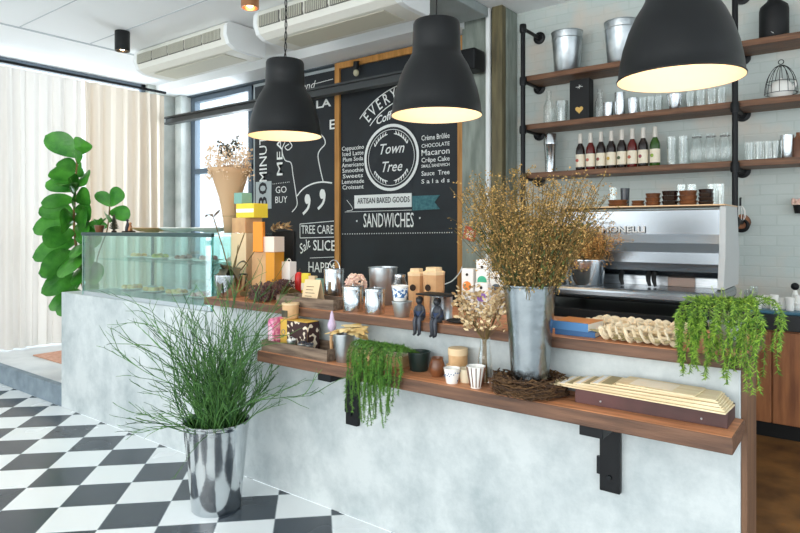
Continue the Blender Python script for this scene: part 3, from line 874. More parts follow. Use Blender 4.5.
# (height, lean across the room -1..1, lift, size)
FL = [(2.10, -.75, .75, .46), (2.12, .55, .8, .36), (2.02, .15, 1.0, .30), (1.86, -.5, .55, .36), (1.82, .7, .5, .40), (1.72, .1, .5, .40), (1.66, -.9, .2, .36),
      (1.56, .75, .15, .36), (1.50, -.35, .25, .42), (1.44, -.95, .15, .44), (1.38, .4, .1, .44), (1.30, .9, 0, .38), (1.24, -.6, 0, .46), (1.14, .1, -.1, .46),
      (1.05, -.9, -.1, .42), (1.0, .7, -.1, .42), (.92, -.3, -.1, .44), (.85, -.9, .05, .42), (.80, .5, -.1, .42), (.70, -.7, .1, .40), (.62, .3, 0, .40), (.60, -.9, .1, .34),
      (1.75, 0, .2, .38), (1.2, .4, .1, .42), (.9, .2, .1, .4), (1.95, -.3, .5, .3), (1.6, .2, .3, .4), (1.47, .1, .1, .44), (1.35, -.2, 0, .44), (1.1, -.4, 0, .44), (.98, .3, 0, .42), (1.9, .5, .6, .34), (1.66, .6, .3, .38), (1.48, .6, .2, .4), (1.30, .5, .1, .4), (1.16, .7, 0, .4), (1.76, -.6, .4, .36), (.74, .4, .1, .4)]
for z, ln, lift, s_ in FL:
    q = min(tk, key=lambda v: abs(v.z - z)).copy(); q.z = z
    d = RT * ln + TW * R(.25, .6) + Vector((0, 0, lift))
    nrm = (TW + Vector((R(-.4, .4), R(-.4, .4), R(.2, .7)))).normalized()
    s_ *= .86; m.leaf(q, d, d.cross(nrm), s_, s_ * .74, R(.15, .4), FP, 14, -.2, .010, True, VN)
for ln, lift, s_, kk in ((.6, 1, .36, 1), (-.5, .9, .28, 1), (.9, .1, .34, 3), (.1, .2, .3, 5), (-.8, .2, .26, 6)):
    q = br[-kk].copy(); d = RT * ln + TW * .3 + Vector((0, 0, lift)); nrm = (TW + Vector((0, 0, .3)))
    s_ *= .8; m.leaf(q, d, d.cross(nrm), s_, s_ * .72, .2, FP, 14, -.2, .01, True, VN)
m.build('foliage', 'leaf_fig', t); VN.build('leaf_ribs', mat('rib_green', 'a9cf86', .5), t)

# ================================================================ FLOOR PLANT
FPX, FPY = -2.885, 2.10
t = thing('floor_planter', 'tall tapered steel bucket on the checkered floor holding wispy green reeds', 'potted plant', (FPX, FPY, 0))
M().lathe([(0, .0), (.128, .0), (.133, .006), (.134, .02), (.150, .2), (.176, .46), (.18, .475), (.183, .48), (.183, .49), (.179, .493), (.174, .488), (.17, .46), (.15, .30), (0, .30)], 64).build('bucket', 'galv_shiny', t)
M().lathe([(0, .43), (.167, .43)], 28).build('soil', 'soil', t)
m = M(); random.seed(5)
cw_ = Vector((-CY, -SY, 0))       # image left
def strand(m, p, d, L, r, depth):
    n = max(4, int(L / .045)); pts = [p.copy()]; st = L / n
    bend = Vector((R(-1, 1), R(-1, 1), R(-.5, .2))) * .24
    for i in range(n):
        d = (d + bend * st * 4 + Vector((R(-1, 1), R(-1, 1), R(-1, 1))) * .17).normalized()
        if i * st > .25: d = (d + Vector((0, 0, -.05))).normalized()
        q = pts[-1] + d * st
        if q.y + FPY > 2.36 and q.z < 1.2: q.y = 2.36 - FPY - R(0, .02)
        pts.append(q)
        if depth < 2 and i > 0 and random.random() < (.60 if depth == 0 else .42):
            e = (d + Vector((R(-1, 1), R(-1, 1), R(-.4, .6))) * .6).normalized()
            strand(m, pts[-1], e, L * R(.16, .38), r * .75, depth + 1)
    m.tube(pts, [r * (1 - .6 * i / n) for i in range(n + 1)], 3, False)
for i in range(205):
    a = R(0, 6.28); q = Vector((math.cos(a), math.sin(a), 0)) * R(0, .14); q.z = .43
    d = Vector((q.x * 2.7, q.y * 2.7, 0)) + Vector((R(-.35, .35), R(-.35, .35), 1)) + cw_ * R(-.2, .24)
    strand(m, q, d.normalized(), R(.22, .50) if i % 4 else R(.5, .80), .0036, 0)
for i in range(34):
    a = R(0, 6.28); q = Vector((math.cos(a), math.sin(a), 0)) * R(.08, .15); q.z = .45
    d = Vector((q.x * 5, q.y * 5, R(.15, .6))) + cw_ * R(0, .35)
    strand(m, q, d.normalized(), R(.2, .4), .0032, 0)
m.build('foliage', 'reed', t)

# ================================================================ BIG DRIED BOUQUET
def bouquet(t, z0, h, spread, n, fl_mat, r0, dens, fsz=(.004, .008), lean=(0, 0), ymax=9, low=.35):
    st = M(); fl = M()
    for i in range(n):
        a = R(0, 6.28); u = math.sqrt(R(0, 1)); q = Vector((math.cos(a), math.sin(a), 0)) * r0 * u; q.z = z0
        hh = h * R(.6, 1.05)
        out = Vector((math.cos(a), math.sin(a), 0)) * spread * u * R(.7, 1.2) + Vector((lean[0], lean[1], 0))
        k = 8; pts = []
        for j in range(k + 1):
            f = j / k; p = q + out * (f ** 1.3) + Vector((0, 0, hh * (f - .08 * u * f * f)))
            p += Vector((R(-1, 1), R(-1, 1), 0)) * .006
            if p.y > ymax: p.y = ymax
            pts.append(p)
        st.tube(pts, [.0014] * (k + 1), 3, False)
        for _ in range(dens):
            f = R(low, 1) ** .8 if low > 0 else R(0, 1); j = min(int(f * k), k - 1); p = pts[j].lerp(pts[j + 1], f * k - j)
            o = Vector((R(-1, 1), R(-1, 1), R(-.2, 1))).normalized() * R(.015, .075)
            e = p + o
            if e.y > ymax: e.y = ymax
            if random.random() < .5: st.tube([p, (p + e) / 2 + Vector((0, 0, .004)), e], .0008, 3, False)
            for _ in range(3):
                c = e + Vector((R(-1, 1), R(-1, 1), R(-1, 1))) * .012; s = R(*fsz)
                ax = Vector((R(-1, 1), R(-1, 1), R(-1, 1))).normalized() * s; b = ax.orthogonal().normalized() * s * .6; cc = ax.cross(b).normalized() * s * .6
                fl.add([c + ax, c + b, c + cc, c - b, c - cc, c - ax], [(0, 1, 2), (0, 2, 3), (0, 3, 4), (0, 4, 1), (5, 2, 1), (5, 3, 2), (5, 4, 3), (5, 1, 4)])
    st.build('stems', 'stem_brown', t); return fl.build('flower_heads', fl_mat, t)
random.seed(8)
VX, VY = XY(530, 2.335), 2.335
t = thing('twig_nest', 'dark ring of woven twigs around the foot of the tall steel vase', 'nest', (VX, VY, LS))
m = M()
for i in range(480):
    a = R(0, 6.28); L = R(.4, 1.1); Rr = R(.095, .155); zz = R(.006, .072); pts = []
    for j in range(6): 
        b = a + L * j / 5; q = Rr + R(-.012, .012); pts.append((q * math.cos(b), min(q * math.sin(b), .13), max(.003, zz + R(-.01, .01))))
    m.tube(pts, R(.0012, .0028), 3, False)
m.torus((0, 0, .026), .120, .016, 30, 6, None)
m.build('twigs', 'nest', t)
t = thing('tall_steel_vase', 'tall tapered steel vase of olive dried flowers standing on the twig nest', 'vase', (VX, VY, LS + .03))
M().lathe([(0, 0), (.068, 0), (.074, .004), (.076, .03), (.092, .25), (.107, .405), (.111, .408), (.112, .415), (.108, .418), (.104, .41), (.09, .25), (.075, .08), (0, .08)], 64).build('body', 'vase_steel', t)
bouquet(t, .33, .54, .235, 240, 'olive_flower', .09, 18, ymax=.32, low=.12, fsz=(.003, .006))
m = M()
for i in range(900):
    a = R(0, 6.28); u = math.sqrt(R(0, 1)); f = R(0, 1) ** 1.6; q = Vector((math.cos(a) * u * (.09 + .16 * f), math.sin(a) * u * (.09 + .16 * f), .36 + .30 * f))
    v = Vector((math.cos(a) * .5 + R(-.4, .4), math.sin(a) * .5 + R(-.4, .4), 1)); m.leaf(q, v, v.orthogonal(), R(.02, .04), R(.005, .009), .1, None, 3, .2)
m.build('leaves', 'olive_leaf', t)
M().lathe([(0, 0), (.066, 0)], 20, (0, 0, -.001)).build('foot_disc', 'galv', t)
# second bouquet, on the bar top
p, k = onz(587, 296, BT); p = Vector((XY(586, 3.50), 3.50, EB + .126))
t = thing('flower_bucket', 'shiny steel bucket of orange dried flowers on the espresso machine tray', 'vase', p)
M().cup(.098, .112, .150, .003, 40, rim=.003).build('bucket', 'steel', t)
bouquet(t, .10, .24, .15, 85, 'orange_flower', .095, 20, lean=(-.06, 0), ymax=.15, low=.1, fsz=(.003, .006))
# ================================================================ SMALL THINGS
def at(px, Y, z):
    a, b, c = ray(px, HZ); return Vector((a / b * Y, Y, z)), Y / b / F
def vessel(name, label, cat, px, Y, z, wtop, wbot, h, mt, part='body', group=None, rim=.002, t_=.003, extra=None):
    """px sizes are read at that distance; builds an open vessel"""
    p, s = at(px, Y, z)
    t = thing(name, label, cat, p, 0, group)
    M().cup(wbot * s / 2, wtop * s / 2, h * s, t_, 36, rim=rim).build(part, mt, t)
    if extra: extra(t, wtop * s / 2, h * s)
    return t
def boxthing(name, label, cat, px, Y, z, w, h, d, mt, rz=0, bevel=.002, group=None, part='body'):
    p, s = at(px, Y, z)
    t = thing(name, label, cat, p, rz, group)
    BX(-w * s / 2, w * s / 2, -d / 2, d / 2, 0, h * s).build(part, mt, t, None, bevel)
    return t, w * s, h * s

# ---- wrapped bouquet on the display case
random.seed(21)
p, s = at(230, 2.78, CTOP)
t = thing('wrapped_bouquet', 'tall dried grass bouquet in tan paper standing on the display case', 'bouquet', p)
M().lathe([(.04, 0), (.05, .1), (.075, .25), (.13, .42), (.16, .46)], 22, caps=False).build('paper', 'paper_wrap', t, solid=.0015)
M().lathe([(0, 0.002), (.04, 0.002)], 16, caps=False).build('paper_foot', 'kraft', t)
M().torus((0, 0, .12), .055, .004).build('twine', 'pale_dry', t)
m = M()
for i in range(90):
    a = R(0, 6.28); u = math.sqrt(R(0, 1)); x, y = math.cos(a) * u, math.sin(a) * u
    top = Vector((x * .19, y * .17, R(.42, .62))); m.tube([(x * .03, y * .03, .05), (x * .07, y * .07, .3), top], [.0015, .0015, .001], 3, False)
    for _ in range(9):
        c = top + Vector((R(-1, 1) * .02, R(-1, 1) * .02, R(-.06, .03))); m.ball(c, R(.004, .008), 5)
m.build('dried_grass', 'pampas', t)
m = M()
for (x, z) in ((-.1, .62), (.08, .64), (.0, .58), (-.04, .6)):
    m.tube([(0, 0, .2), (x * .6, 0, .45), (x, 0, z)], .002, 4)
    for _ in range(26): m.ball((x + R(-.03, .03), R(-.03, .03), z + R(-.04, .05)), R(.005, .01), 5)
m.build('dark_seed_heads', 'dark_leaf', t)

# ---- orchid / strap leaf plant in a steel pot
p, s = at(231, 2.53, BT)
t = thing('steel_pot_plant', 'steel pot with dark drooping strap leaves at the left end of the worktop', 'potted plant', p)
M().cup(.088, .108, .145, .003, 36, rim=.003).build('pot', 'galv_shiny', t)
M().lathe([(0, .125), (.10, .125)], 20, caps=False).build('soil', 'soil', t)
m = M()
for i in range(12):
    a = R(0, 6.28) if i > 5 else R(2.6, 4.2); d = Vector((math.cos(a), min(math.sin(a), .4) * .8, R(1.3, 2.2))); L = R(.28, .42)
    m.leaf((0, 0, .12), d, Vector((-math.sin(a), math.cos(a), .2)), L, .07, R(.6, 1.2), [.3, .7, .95, 1, .85, .5, .05], 9, .2)
m.build('leaves', 'dark_leaf', t)
m = M()
for (dx, dy, z) in ((-.16, -.02, .52), (.14, 0, .42), (.05, .02, .34), (.20, .03, .30)):
    m.tube(cr([(0, 0, .12), (dx * .35, dy, z * .6), (dx, dy, z), ], 6), [.004] * 12 + [.002], 5)
m.build('stems', 'stem_brown', t)
m = M(); m.leaf((-.16, -.02, .52), (-.6, 0, .5), (0, 1, .3), .13, .035, .6); m.leaf((-.16, -.02, .52), (.7, 0, .7), (0, 1, .3), .11, .03, .2)
m.build('pods', 'grey_wood', t)

# ---- dried lavender bunches
def bunch(name, label, px, Y, z, L, rad, n, mt, dirx=1, group=None):
    p, s = at(px, Y, z); t = thing(name, label, 'dried flowers', p, 0, group)
    st = M(); fl = M()
    for i in range(n):
        a = R(0, PI); u = R(0, 1)
        y0 = R(-1, 1) * rad; z0 = abs(R(0, 1)) * rad * 1.1 + .008
        pts = [(dirx * -L * .5, y0 * .3, .02 + z0 * .3), (0, y0 * .5, .015 + z0 * .6), (dirx * L * R(.2, .5), y0, z0 + .005)]
        st.tube(pts, .0014, 3, False)
        e = Vector(pts[-1])
        for _ in range(7):
            c = e + Vector((R(-.06, .05), R(-.02, .02), R(-.01, .02))); c.z = max(c.z, .007); fl.ball(c, R(.004, .0075), 5)
    st.build('stems', 'stem_brown', t); fl.build('flower_heads', mt, t)
    M().tube([(dirx * -L * .2 , .35 * rad * math.cos(a), .035 + .03 * math.sin(a)) for a in [i * PI / 6 for i in range(13)]], .002, 4).build('twine', 'kraft', t)
bunch('lavender_bunch', 'dark purple dried lavender bunch beside the steel pot of strap leaves', 256, 2.487, BT, .26, .075, 150, 'lavender_dry', 1, 'dried bunches on the worktop')
bunch('lavender_bunch', 'brownish dried bunch lying behind the rough wooden tray', 287, 2.70, BT, .20, .075, 130, 'lavender_dry', -1, 'dried bunches on the worktop')

# ---- rough tray with tent card
xa, xb = XY(277, 2.43), XY(334, 2.43)
t = thing('wooden_tray', 'rough grey-brown wooden tray on the worktop under the kraft tent card', 'tray', ((xa + xb) / 2, 2.51, BT))
w = (xb - xa) / 2
BX(-w, w, -.085, .085, 0, .012).build('bottom', 'grey_wood', t)
for y in (-.085, .073): BX(-w, w, y, y + .012, .012, .056).build('long_side', 'grey_wood', t, None, .002)
for x in (-w, w - .012): BX(x, x + .012, -.0728, .0728, .012, .056).build('end_board', 'grey_wood', t, None, .002)
p, s = at(313, 2.50, BT + .0125)
t = thing('tent_card', 'kraft folded tent card leaning in the rough wooden tray', 'sign', p, .15)
for sg in (1, -1):
    M().prism([(sg * -.045, 0), (sg * -.043, 0), (sg * .001, .14), (sg * -.001, .14)], 'x', -.055, .055).build('panel', 'kraft_pale', t)
m = M()
for i in range(5): m.tube([(-.035, -.0445 + .0085 + i * .0055, .03 + i * .0175), (R(.01, .035), -.0445 + .0085 + i * .0055, .03 + i * .0175)], .0015, 4)
m.build('lettering', 'soil', t)

# ---- boxes by the till
boxthing('kraft_column_box', 'tall pale kraft box under the orange and yellow boxes', 'box', 247, 2.73, BT, 21, 60, .16, 'kraft_pale', .1, group='boxes stacked at the display case end')
zc = BT + 60 * at(247, 2.73, 0)[1] + .001
boxthing('kraft_box', 'kraft box squeezed between yellow box above and tall pale box below', 'box', 247, 2.735, zc, 22, 15, .14, 'kraft', -.05, group='boxes stacked at the display case end')
z2 = zc + 15 * at(247, 2.735, 0)[1] + .001
tt, _, hh = boxthing('yellow_box', 'lemon yellow gift box with a white band, near the top of the stack', 'box', 252, 2.735, z2, 25, 14, .13, 'yellow_card', .08, group='boxes stacked at the display case end')
BX(-.083, .083, -.067, -.0652, .035, .06).build('band', 'white_card', tt)
z3 = z2 + 14 * at(252, 2.735, 0)[1] + .001
boxthing('teal_box', 'small teal and cream box topmost of the stack', 'box', 243, 2.735, z3, 12, 11, .09, 'teal_card', 0, group='boxes stacked at the display case end')
t, w_, h_ = boxthing('amber_box', 'largest kraft carton with amber right side, on the worktop by the till', 'box', 268, 2.71, BT, 25, 44, .13, 'kraft', .35, group='boxes stacked at the display case end')
BX(w_ / 2, w_ / 2 + .001, -.064, .064, .002, h_ - .002).build('amber_side', 'amber', t)
BX(.02, w_ / 2 - .001, -.0662, -.0652, .002, h_ - .002).build('amber_face', 'amber', t)
za = BT + h_ + .001
boxthing('white_box', 'white and pale pink box sitting on the amber-sided carton', 'box', 272, 2.71, za, 18, 15, .11, mat('pinkish', 'f0dccb', .6), .2, group='boxes stacked at the display case end')
t, w_, h_ = boxthing('orange_box', 'bright orange diamond-shaped box leaning against the pale kraft stack', 'box', 259, 2.64, za, 10, 30, .05, 'orange_card', .55, group='boxes stacked at the display case end')
t, w_, h_ = boxthing('white_carton', 'small white carton with handle standing right of the amber-sided box', 'box', 289, 2.80, BT, 12, 34, .06, 'white_card', 0)
M().torus((0, 0, h_ + .0), .018, .003, 16, 6, T(0, 0, h_) @ RX @ T(0, 0, -h_)).build('handle', 'white_card', t)
# till screen
p, s = at(283, 2.915, BT)
t = thing('till_screen', 'black till screen seen from behind, before the unframed chalkboard', 'screen', p)
BX(-.11, .11, -.008, .022, .20, .43).build('screen', 'black_matt', t, None, .008)
BX(-.02, .02, -.004, .016, .01, .20).build('neck', 'black_matt', t); BX(-.08, .08, -.045, .05, 0, .012).build('base', 'black_matt', t, None, .004)
p, s = at(281, 2.915, BT + .432)
t = thing('dried_spray', 'cream dried flower spray lying on top of the till screen', 'dried flowers', p)
m = M()
for i in range(70): m.leaf((R(-.1, .06), R(-.012, .012), R(.002, .035)), (R(.1, 1), R(-.3, .3), R(-.1, .6)), (0, 1, .3), R(.03, .06), .018, .2)
m.build('petals', 'pale_dry', t)
t = thing('red_jar', 'small glossy red pepper-shaped jar on the worktop below the till', 'jar', at(299, 2.84, BT)[0])
M().lathe([(0, 0), (.018, 0), (.026, .03), (.03, .09), (.026, .14), (.014, .155), (0, .158)], 20).build('body', 'red', t)
M().tube([(0, 0, .155), (.004, 0, .17), (.012, 0, .178)], .004, 6).build('stalk', 'dark_leaf', t)
for i, (px, c, l) in enumerate(((306, 'yellow_card', 'yellow'), (313, 'kraft_pale', 'cream'), (320, 'teal_card', 'pale green'))):
    t, w_, h_ = boxthing('snack_packet', l + ' snack packet standing behind the kraft tent card', 'packet', px, 2.80, BT, 8, 24 - 2 * i, .03, c, .3 - .2 * i, group='packets behind the tent card')
    BX(-w_ / 2, w_ / 2, -.018, -.016, h_ * .3, h_ * .6).build('print', 'label_cream', t)

# ---- steel canisters
def canister(label, px, Y, w, h, mt='galv_shiny', hoop=False, z=BT, lid=True, group='steel canisters on the worktop'):
    p, s = at(px, Y, z); r = w * s / 2; H = h * s
    t = thing('steel_canister', label, 'canister', p, 0, group)
    M().lathe([(0, 0), (r * .97, 0), (r, .004), (r, H * .93), (r * .98, H * .94), (r * .98, H * .95)] , 40).build('body', mt, t)
    if lid:
        M().lathe([(r * 1.03, H * .90), (r * 1.03, H), (r * .95, H * 1.02), (0, H * 1.03)], 40).build('lid', 'steel', t)
        M().lathe([(.004, H * 1.02), (.004, H * 1.06), (.010, H * 1.08), (0, H * 1.12)], 12).build('knob', 'steel', t)
    if hoop:
        M().tube([(r * .8 * math.cos(a), 0, H + r * .9 * math.sin(a)) for a in [i * PI / 12 for i in range(13)]], .003, 6).build('wire_handle', 'steel', t)
    return t
canister('tallest lidded steel canister with a wire hoop handle, on the worktop', 334, 2.68, 20, 34, hoop=True)
canister('dented steel canister between the hoop-handled one and the streaked one', 353, 2.475, 21, 25)
canister('streaked shiny steel canister at the right, before the wide bucket', 375, 2.475, 20, 25)
vessel('steel_bucket', 'wide open steel bucket behind the streaked steel canister', 'bucket', 383, 2.82, BT, 29, 25, 37, 'galv')
p, s = at(356, 2.66, BT)
t = thing('flower_pot', 'little pot with a round ball of pink and cream dried blossoms', 'potted plant', p)
M().cup(.035, .045, .08, rim=.003).build('pot', 'galv', t)
m = M()
for i in range(260):
    v = Vector((R(-1, 1), R(-1, 1), R(-1, 1))).normalized() * R(.04, .062); m.ball(v + Vector((0, 0, .125)), R(.007, .012), 5)
m.build('blossoms', 'flower_pink', t)
# grey pot with printed cup
p, s = at(402, 2.475, BT)
t = thing('zinc_pot', 'low zinc pot holding the blue-printed paper cup', 'pot', p)
M().cup(.038, .052, .078, rim=.002).build('body', 'galv', t)
p, s = at(400, 2.475, BT + .079)
t = thing('printed_cup', 'white cup with blue print sitting on the zinc pot', 'cup', p)
M().cup(.033, .043, .078, rim=.002).build('body', 'white_ceramic', t)
M().lathe([(.0365, .018), (.0425, .066)], 30, caps=False).build('print', mat('blue_print', 'eceff0', .4, 0, '3f6fa3', 55, thr=(.5, .52)), t)
t = thing('glass_jar', 'clear glass jar with metal clasp behind the blue-printed cup', 'jar', at(400, 2.72, BT)[0])
M().lathe([(0, 0), (.035, 0), (.04, .01), (.04, .14), (.03, .16), (.03, .175)], 24).build('body', 'glassware', t)
M().lathe([(.033, .176), (.033, .19), (.0, .195)], 24).build('lid', 'steel', t)
for px, w, h, rz, l in ((416.5, 19, 41, .2, 'shorter kraft paper tub with dark round logo behind the black tray'), (434, 23, 44, 0, 'taller lidded kraft paper tub behind the black tray')):
    p, s = at(px, 2.74, BT); r = w * s / 2; H = h * s
    t = thing('kraft_tub', l, 'tub', p, rz, 'kraft paper tubs on the worktop')
    M().lathe([(0, 0), (r * .85, 0), (r * .97, H * .86), (0, H * .87)], 8, smooth=False).build('body', 'kraft', t)
    M().lathe([(r * .95, H * .80), (r * 1.0, H * .9), (r * .72, H * .93), (r * .70, H), (0, H)], 8, smooth=False).build('lid', 'kraft_pale', t)
    M().lathe([(0, 0), (.018, 0), (.018, .002), (0, .002)], 18, mtx=T(0, -r * .93, H * .55) @ RX).build('logo', 'soil', t)
# metal can with black tray
p, s = at(441, 2.53, BT)
t = thing('tin_can', 'plain steel tin carrying the flat black tray, behind the two seated figures', 'tin', p)
M().lathe([(0, 0), (.056, 0), (.058, .003), (.056, .006), (.056, .108), (.058, .111), (.058, .114), (0, .114)], 36).build('body', 'steel_brushed', t)
p, s = at(438, 2.53, BT + .115)
t = thing('black_tray', 'flat black tray balanced on the steel tin', 'tray', p)
BX(-.095, .095, -.06, .06, 0, .008).build('plate', 'black_matt', t, None, .003)
# seated figures
for px, rz, l in ((420, .1, 'dark doll figure in blue sitting on the worktop edge, left of the pair'), (438, -.25, 'dark doll figure leaning forward on the worktop edge, right of the pair')):
    p, s = at(px, 2.412, BT)
    t = thing('seated_figure', l, 'figurine', p, rz, 'doll figures seated on the worktop edge')
    m = M()
    m.tube([(0, .01, .014), (0, .008, .03), (0, .0, .055), (0, -.004, .072), (0, -.005, .082)], [.022, .023, .024, .018, .008], 12)
    for sg in (-1, 1):
        m.tube([(sg * .009, .008, .012), (sg * .011, -.024, .014), (sg * .012, -.030, .004), (sg * .012, -.028, -.03), (sg * .012, -.028, -.058)], [.012, .0115, .011, .0095, .008], 8)
        m.tube([(sg * .016, -.002, .068), (sg * .024, -.008, .045), (sg * .014, -.026, .026)], [.009, .008, .006], 8)
        m.tube([(sg * .012, -.026, -.056), (sg * .012, -.042, -.062)], [.007, .005], 8)
    m.ball((0, -.007, .098), .017, 12, (1, 1, 1.1))
    m.build('body', 'figure_dark', t)
    M().ball((0, -.004, .104), .0185, 12, (1, 1, .9)).build('hair', 'black_matt', t)
    M().tube([(0, .006, .03), (0, 0, .054)], [.0245, .0255], 12).build('tunic', mat('tunic_blue', '2d3d5c', .7), t)
t = thing('dark_saucer', 'thin black saucer at the worktop edge right of the seated figures', 'saucer', at(460, 2.49, BT)[0])
M().lathe([(0, 0), (.04, 0), (.065, .008), (.065, .011), (.04, .004), (0, .004)], 30).build('dish', 'black_matt', t)
# tea pouches
for px, Y, w, h, c, l in ((469, 2.85, 13, 43, 'e88a3c', 'white pouch with orange round logo'), (484, 2.86, 14, 53, '3fb08a', 'tallest white pouch, green round logo'), (483, 2.72, 14, 34, '8a5fb0', 'white pouch with purple round logo, in front of the tallest'), (498, 2.86, 14, 42, '55606a', 'white pouch with grey logo next to the steel vase')):
    t, w_, h_ = boxthing('coffee_pouch', l + ', on the worktop', 'pouch', px, Y, BT, w, h, .045, 'white_card', R(-.1, .2), .006, 'white pouches by the dried flowers')
    nmx = 'logo_' + c
    M().lathe([(0, 0), (w_ * .36, 0), (w_ * .36, .002), (0, .002)], 22, mtx=T(0, -.0232, h_ * .60) @ RX).build('logo', mat(nmx, c, .6), t)
    M().ball((0, -.024, h_ * .86), .008, 8, (1, .2, 1)).build('stamp', 'soil', t)
    BX(-w_ * .3, w_ * .3, -.0245, -.0232, h_ * .25, h_ * .28).build('text_line', 'soil', t)

# ---- books and husk braids
p, s = at(578, 2.53, BT)
for i, (dz, w, d, h, c, rz, l) in enumerate(((0, .17, .14, .022, 'book_navy', .02, 'lower blue paperback, under the orange-covered book'), (.0225, .16, .15, .034, 'book_blue', -.08, 'orange-topped book with blue spine lying on the blue paperback'))):
    t = thing('paperback_book', l, 'book', (p.x + .012 - i * .012, p.y, BT + dz), rz, 'books lying on the worktop')
    BX(-w / 2 + .003, w / 2 - .002, -d / 2 + .003, d / 2 - .003, .002, h - .002).build('pages', 'pages', t)
    BX(-w / 2, w / 2, -d / 2, d / 2, h - .0019, h).build('front_cover', 'book_orange' if i else c, t)
    BX(-w / 2, w / 2, -d / 2, d / 2, 0, .0019).build('back_cover', c, t)
    BX(-w / 2, w / 2, -d / 2 - .0015, -d / 2 + .0005, 0, h).build('spine', c, t)
def braid(label, pa, pb, z, wd, n=9, seed=1):
    random.seed(seed)
    a = Vector(pa); b = Vector(pb); mid = (a + b) / 2; L = (b - a).length; ang = math.atan2(b.y - a.y, b.x - a.x)
    t = thing('husk_braid', label, 'braid', (mid.x, mid.y, z), ang, 'dried husk braids on the worktop')
    m = M()
    for st in range(3):
        for sub in range(5):
            off = R(-.010, .010); oz = R(-.006, .006); pts = []; K = 70
            for i in range(K + 1):
                f = i / K; ph = f * n * PI + st * 2 * PI / 3
                pts.append((-L / 2 + L * f, wd * .42 * math.sin(ph) + off, .032 + .018 * math.sin(2 * ph) + oz))
            m.tube(pts, [.009 + .003 * math.sin(i * .9 + sub) for i in range(K + 1)], 6, True, False, .45)
    m.build('strands', 'husk', t)
    m = M()
    for i in range(120):
        x = -L / 2 + (L - .06) * ((i // 2) / 60); sg = 1 if i % 2 else -1; y = sg * wd * R(.15, .5); z0 = R(.025, .055)
        m.leaf((x, y, z0), (1, -sg * R(.3, .9), R(-.1, .25)), (.3 * sg, 1, R(.1, .5)), R(.06, .10), R(.018, .030), .25, None, 6, .35)
    m.build('loose_leaves', 'husk', t)
    m = M()
    for i in range(14):
        x = R(-L / 2, L / 2); m.leaf((x, -wd * .35, R(.01, .03)), (R(-1, 1), -.2, .1), (0, .3, 1), R(.04, .07), .012, .1)
    m.build('dark_leaves', 'husk_dark', t)
braid('front braid of dried pale husks along the worktop edge', (XY(603, 2.47), 2.49), (XY(680, 2.47), 2.47), BT, .11, 6, 3)
braid('rear braid of dried pale husks, lying behind the front braid', (XY(592, 2.68), 2.685), (XY(684, 2.66), 2.66), BT, .14, 7, 4)

# ---- trailing plants
def trailing(t, c, z0, n, spread, fall, mt, back=1, lens=(.18, .42), nl=.016, shelf=None, seed=2, rx=.1):
    """t root; c local centre; strands arch outwards then hang; shelf = local (y_front, x_right) edge they pass over"""
    random.seed(seed); st = M(); lf = M()
    for i in range(n):
        a = -PI + PI * (i + R(0, 1)) / n * 1.0 if random.random() < .88 else R(0, PI)
        x0 = R(-rx, rx); o = Vector((c[0] + x0, c[1] + R(-.02, .02), z0))
        L = R(*lens); K = 12; reach = R(.35, 1) * spread
        dx = math.cos(a) * reach; dy = math.sin(a) * reach * back
        if shelf is not None:
            yf = shelf[0] - R(.012, .06)
            if abs(math.sin(a)) > .25: dy = yf - o.y
            elif dx > 0 and shelf[1] < 5: dx = max(dx, shelf[1] + R(.01, .06) - o.x)
            else: dy = yf - o.y
        pts = []
        for j in range(K + 1):
            f = j / K; q = min(1, f * 2.2); 
            zz = z0 + .05 * math.sin(min(f * 2.2, 1) * PI * .8) * R(.9, 1.1) - max(0, f - .36) * L * 1.5
            pts.append(Vector((o.x + dx * q ** .8 + .01 * math.sin(f * 7 + i), o.y + dy * q ** .8 + .006 * math.sin(f * 5 + i * 2), zz)))
        st.tube(pts, .0016, 3, False)
        for j in range(K):
            for q in range(4):
                f = q / 4; p = pts[j].lerp(pts[j + 1], f); d = (pts[j + 1] - pts[j]).normalized()
                for k in range(3):
                    v = d.orthogonal().normalized(); v.rotate(Matrix.Rotation(R(0, 6.28), 3, d)); e = p + (v + d * .8).normalized() * nl * R(.7, 1.2)
                    s_ = d.cross(v) * nl * .10
                    lf.add([p - s_, p + s_, e, p + v * .002 + d * nl * .3], [(0, 1, 2), (0, 2, 3), (1, 3, 2)], False)
    st.build('stems', mat('stem_green', '5d7a2c', .6), t); lf.build('foliage', mt, t)
# fern at the worktop end
p, s = at(727, 2.60, BT)
t = thing('trailing_fern', 'bright green trailing fern spilling over the right end of the worktop', 'potted plant', p)
M().cup(.05, .066, .09, rim=.003).build('pot', 'galv', t)
M().lathe([(0, .08), (.06, .08)], 18, caps=False).build('soil', 'soil', t)
trailing(t, (.02, 0), .14, 50, .17, .3, 'fern_green', 1, (.12, .30), .019, (2.40 - 2.60, -.34 - p.x), 5, .05)
m = M()
for i in range(16):
    a = R(0, 6.28); d = Vector((math.cos(a), math.sin(a) * .6, R(.8, 2))).normalized(); L = R(.08, .17)
    b = Vector((R(-.03, .05), R(-.02, .03), .08))
    m.tube([b, b + d * L * .6, b + d * L], .0014, 4)
    for k in range(7):
        f = .25 + .75 * k / 6; q = R(0, 6.28)
        m.leaf(b + d * L * f, (math.cos(q), math.sin(q), .4), (-math.sin(q), math.cos(q), 0), R(.016, .03), .013, .2, None, 4)
m.build('upright_sprigs', mat('sprig', '7f9a4a', .6, 0, 'b7c58a', 40), t)
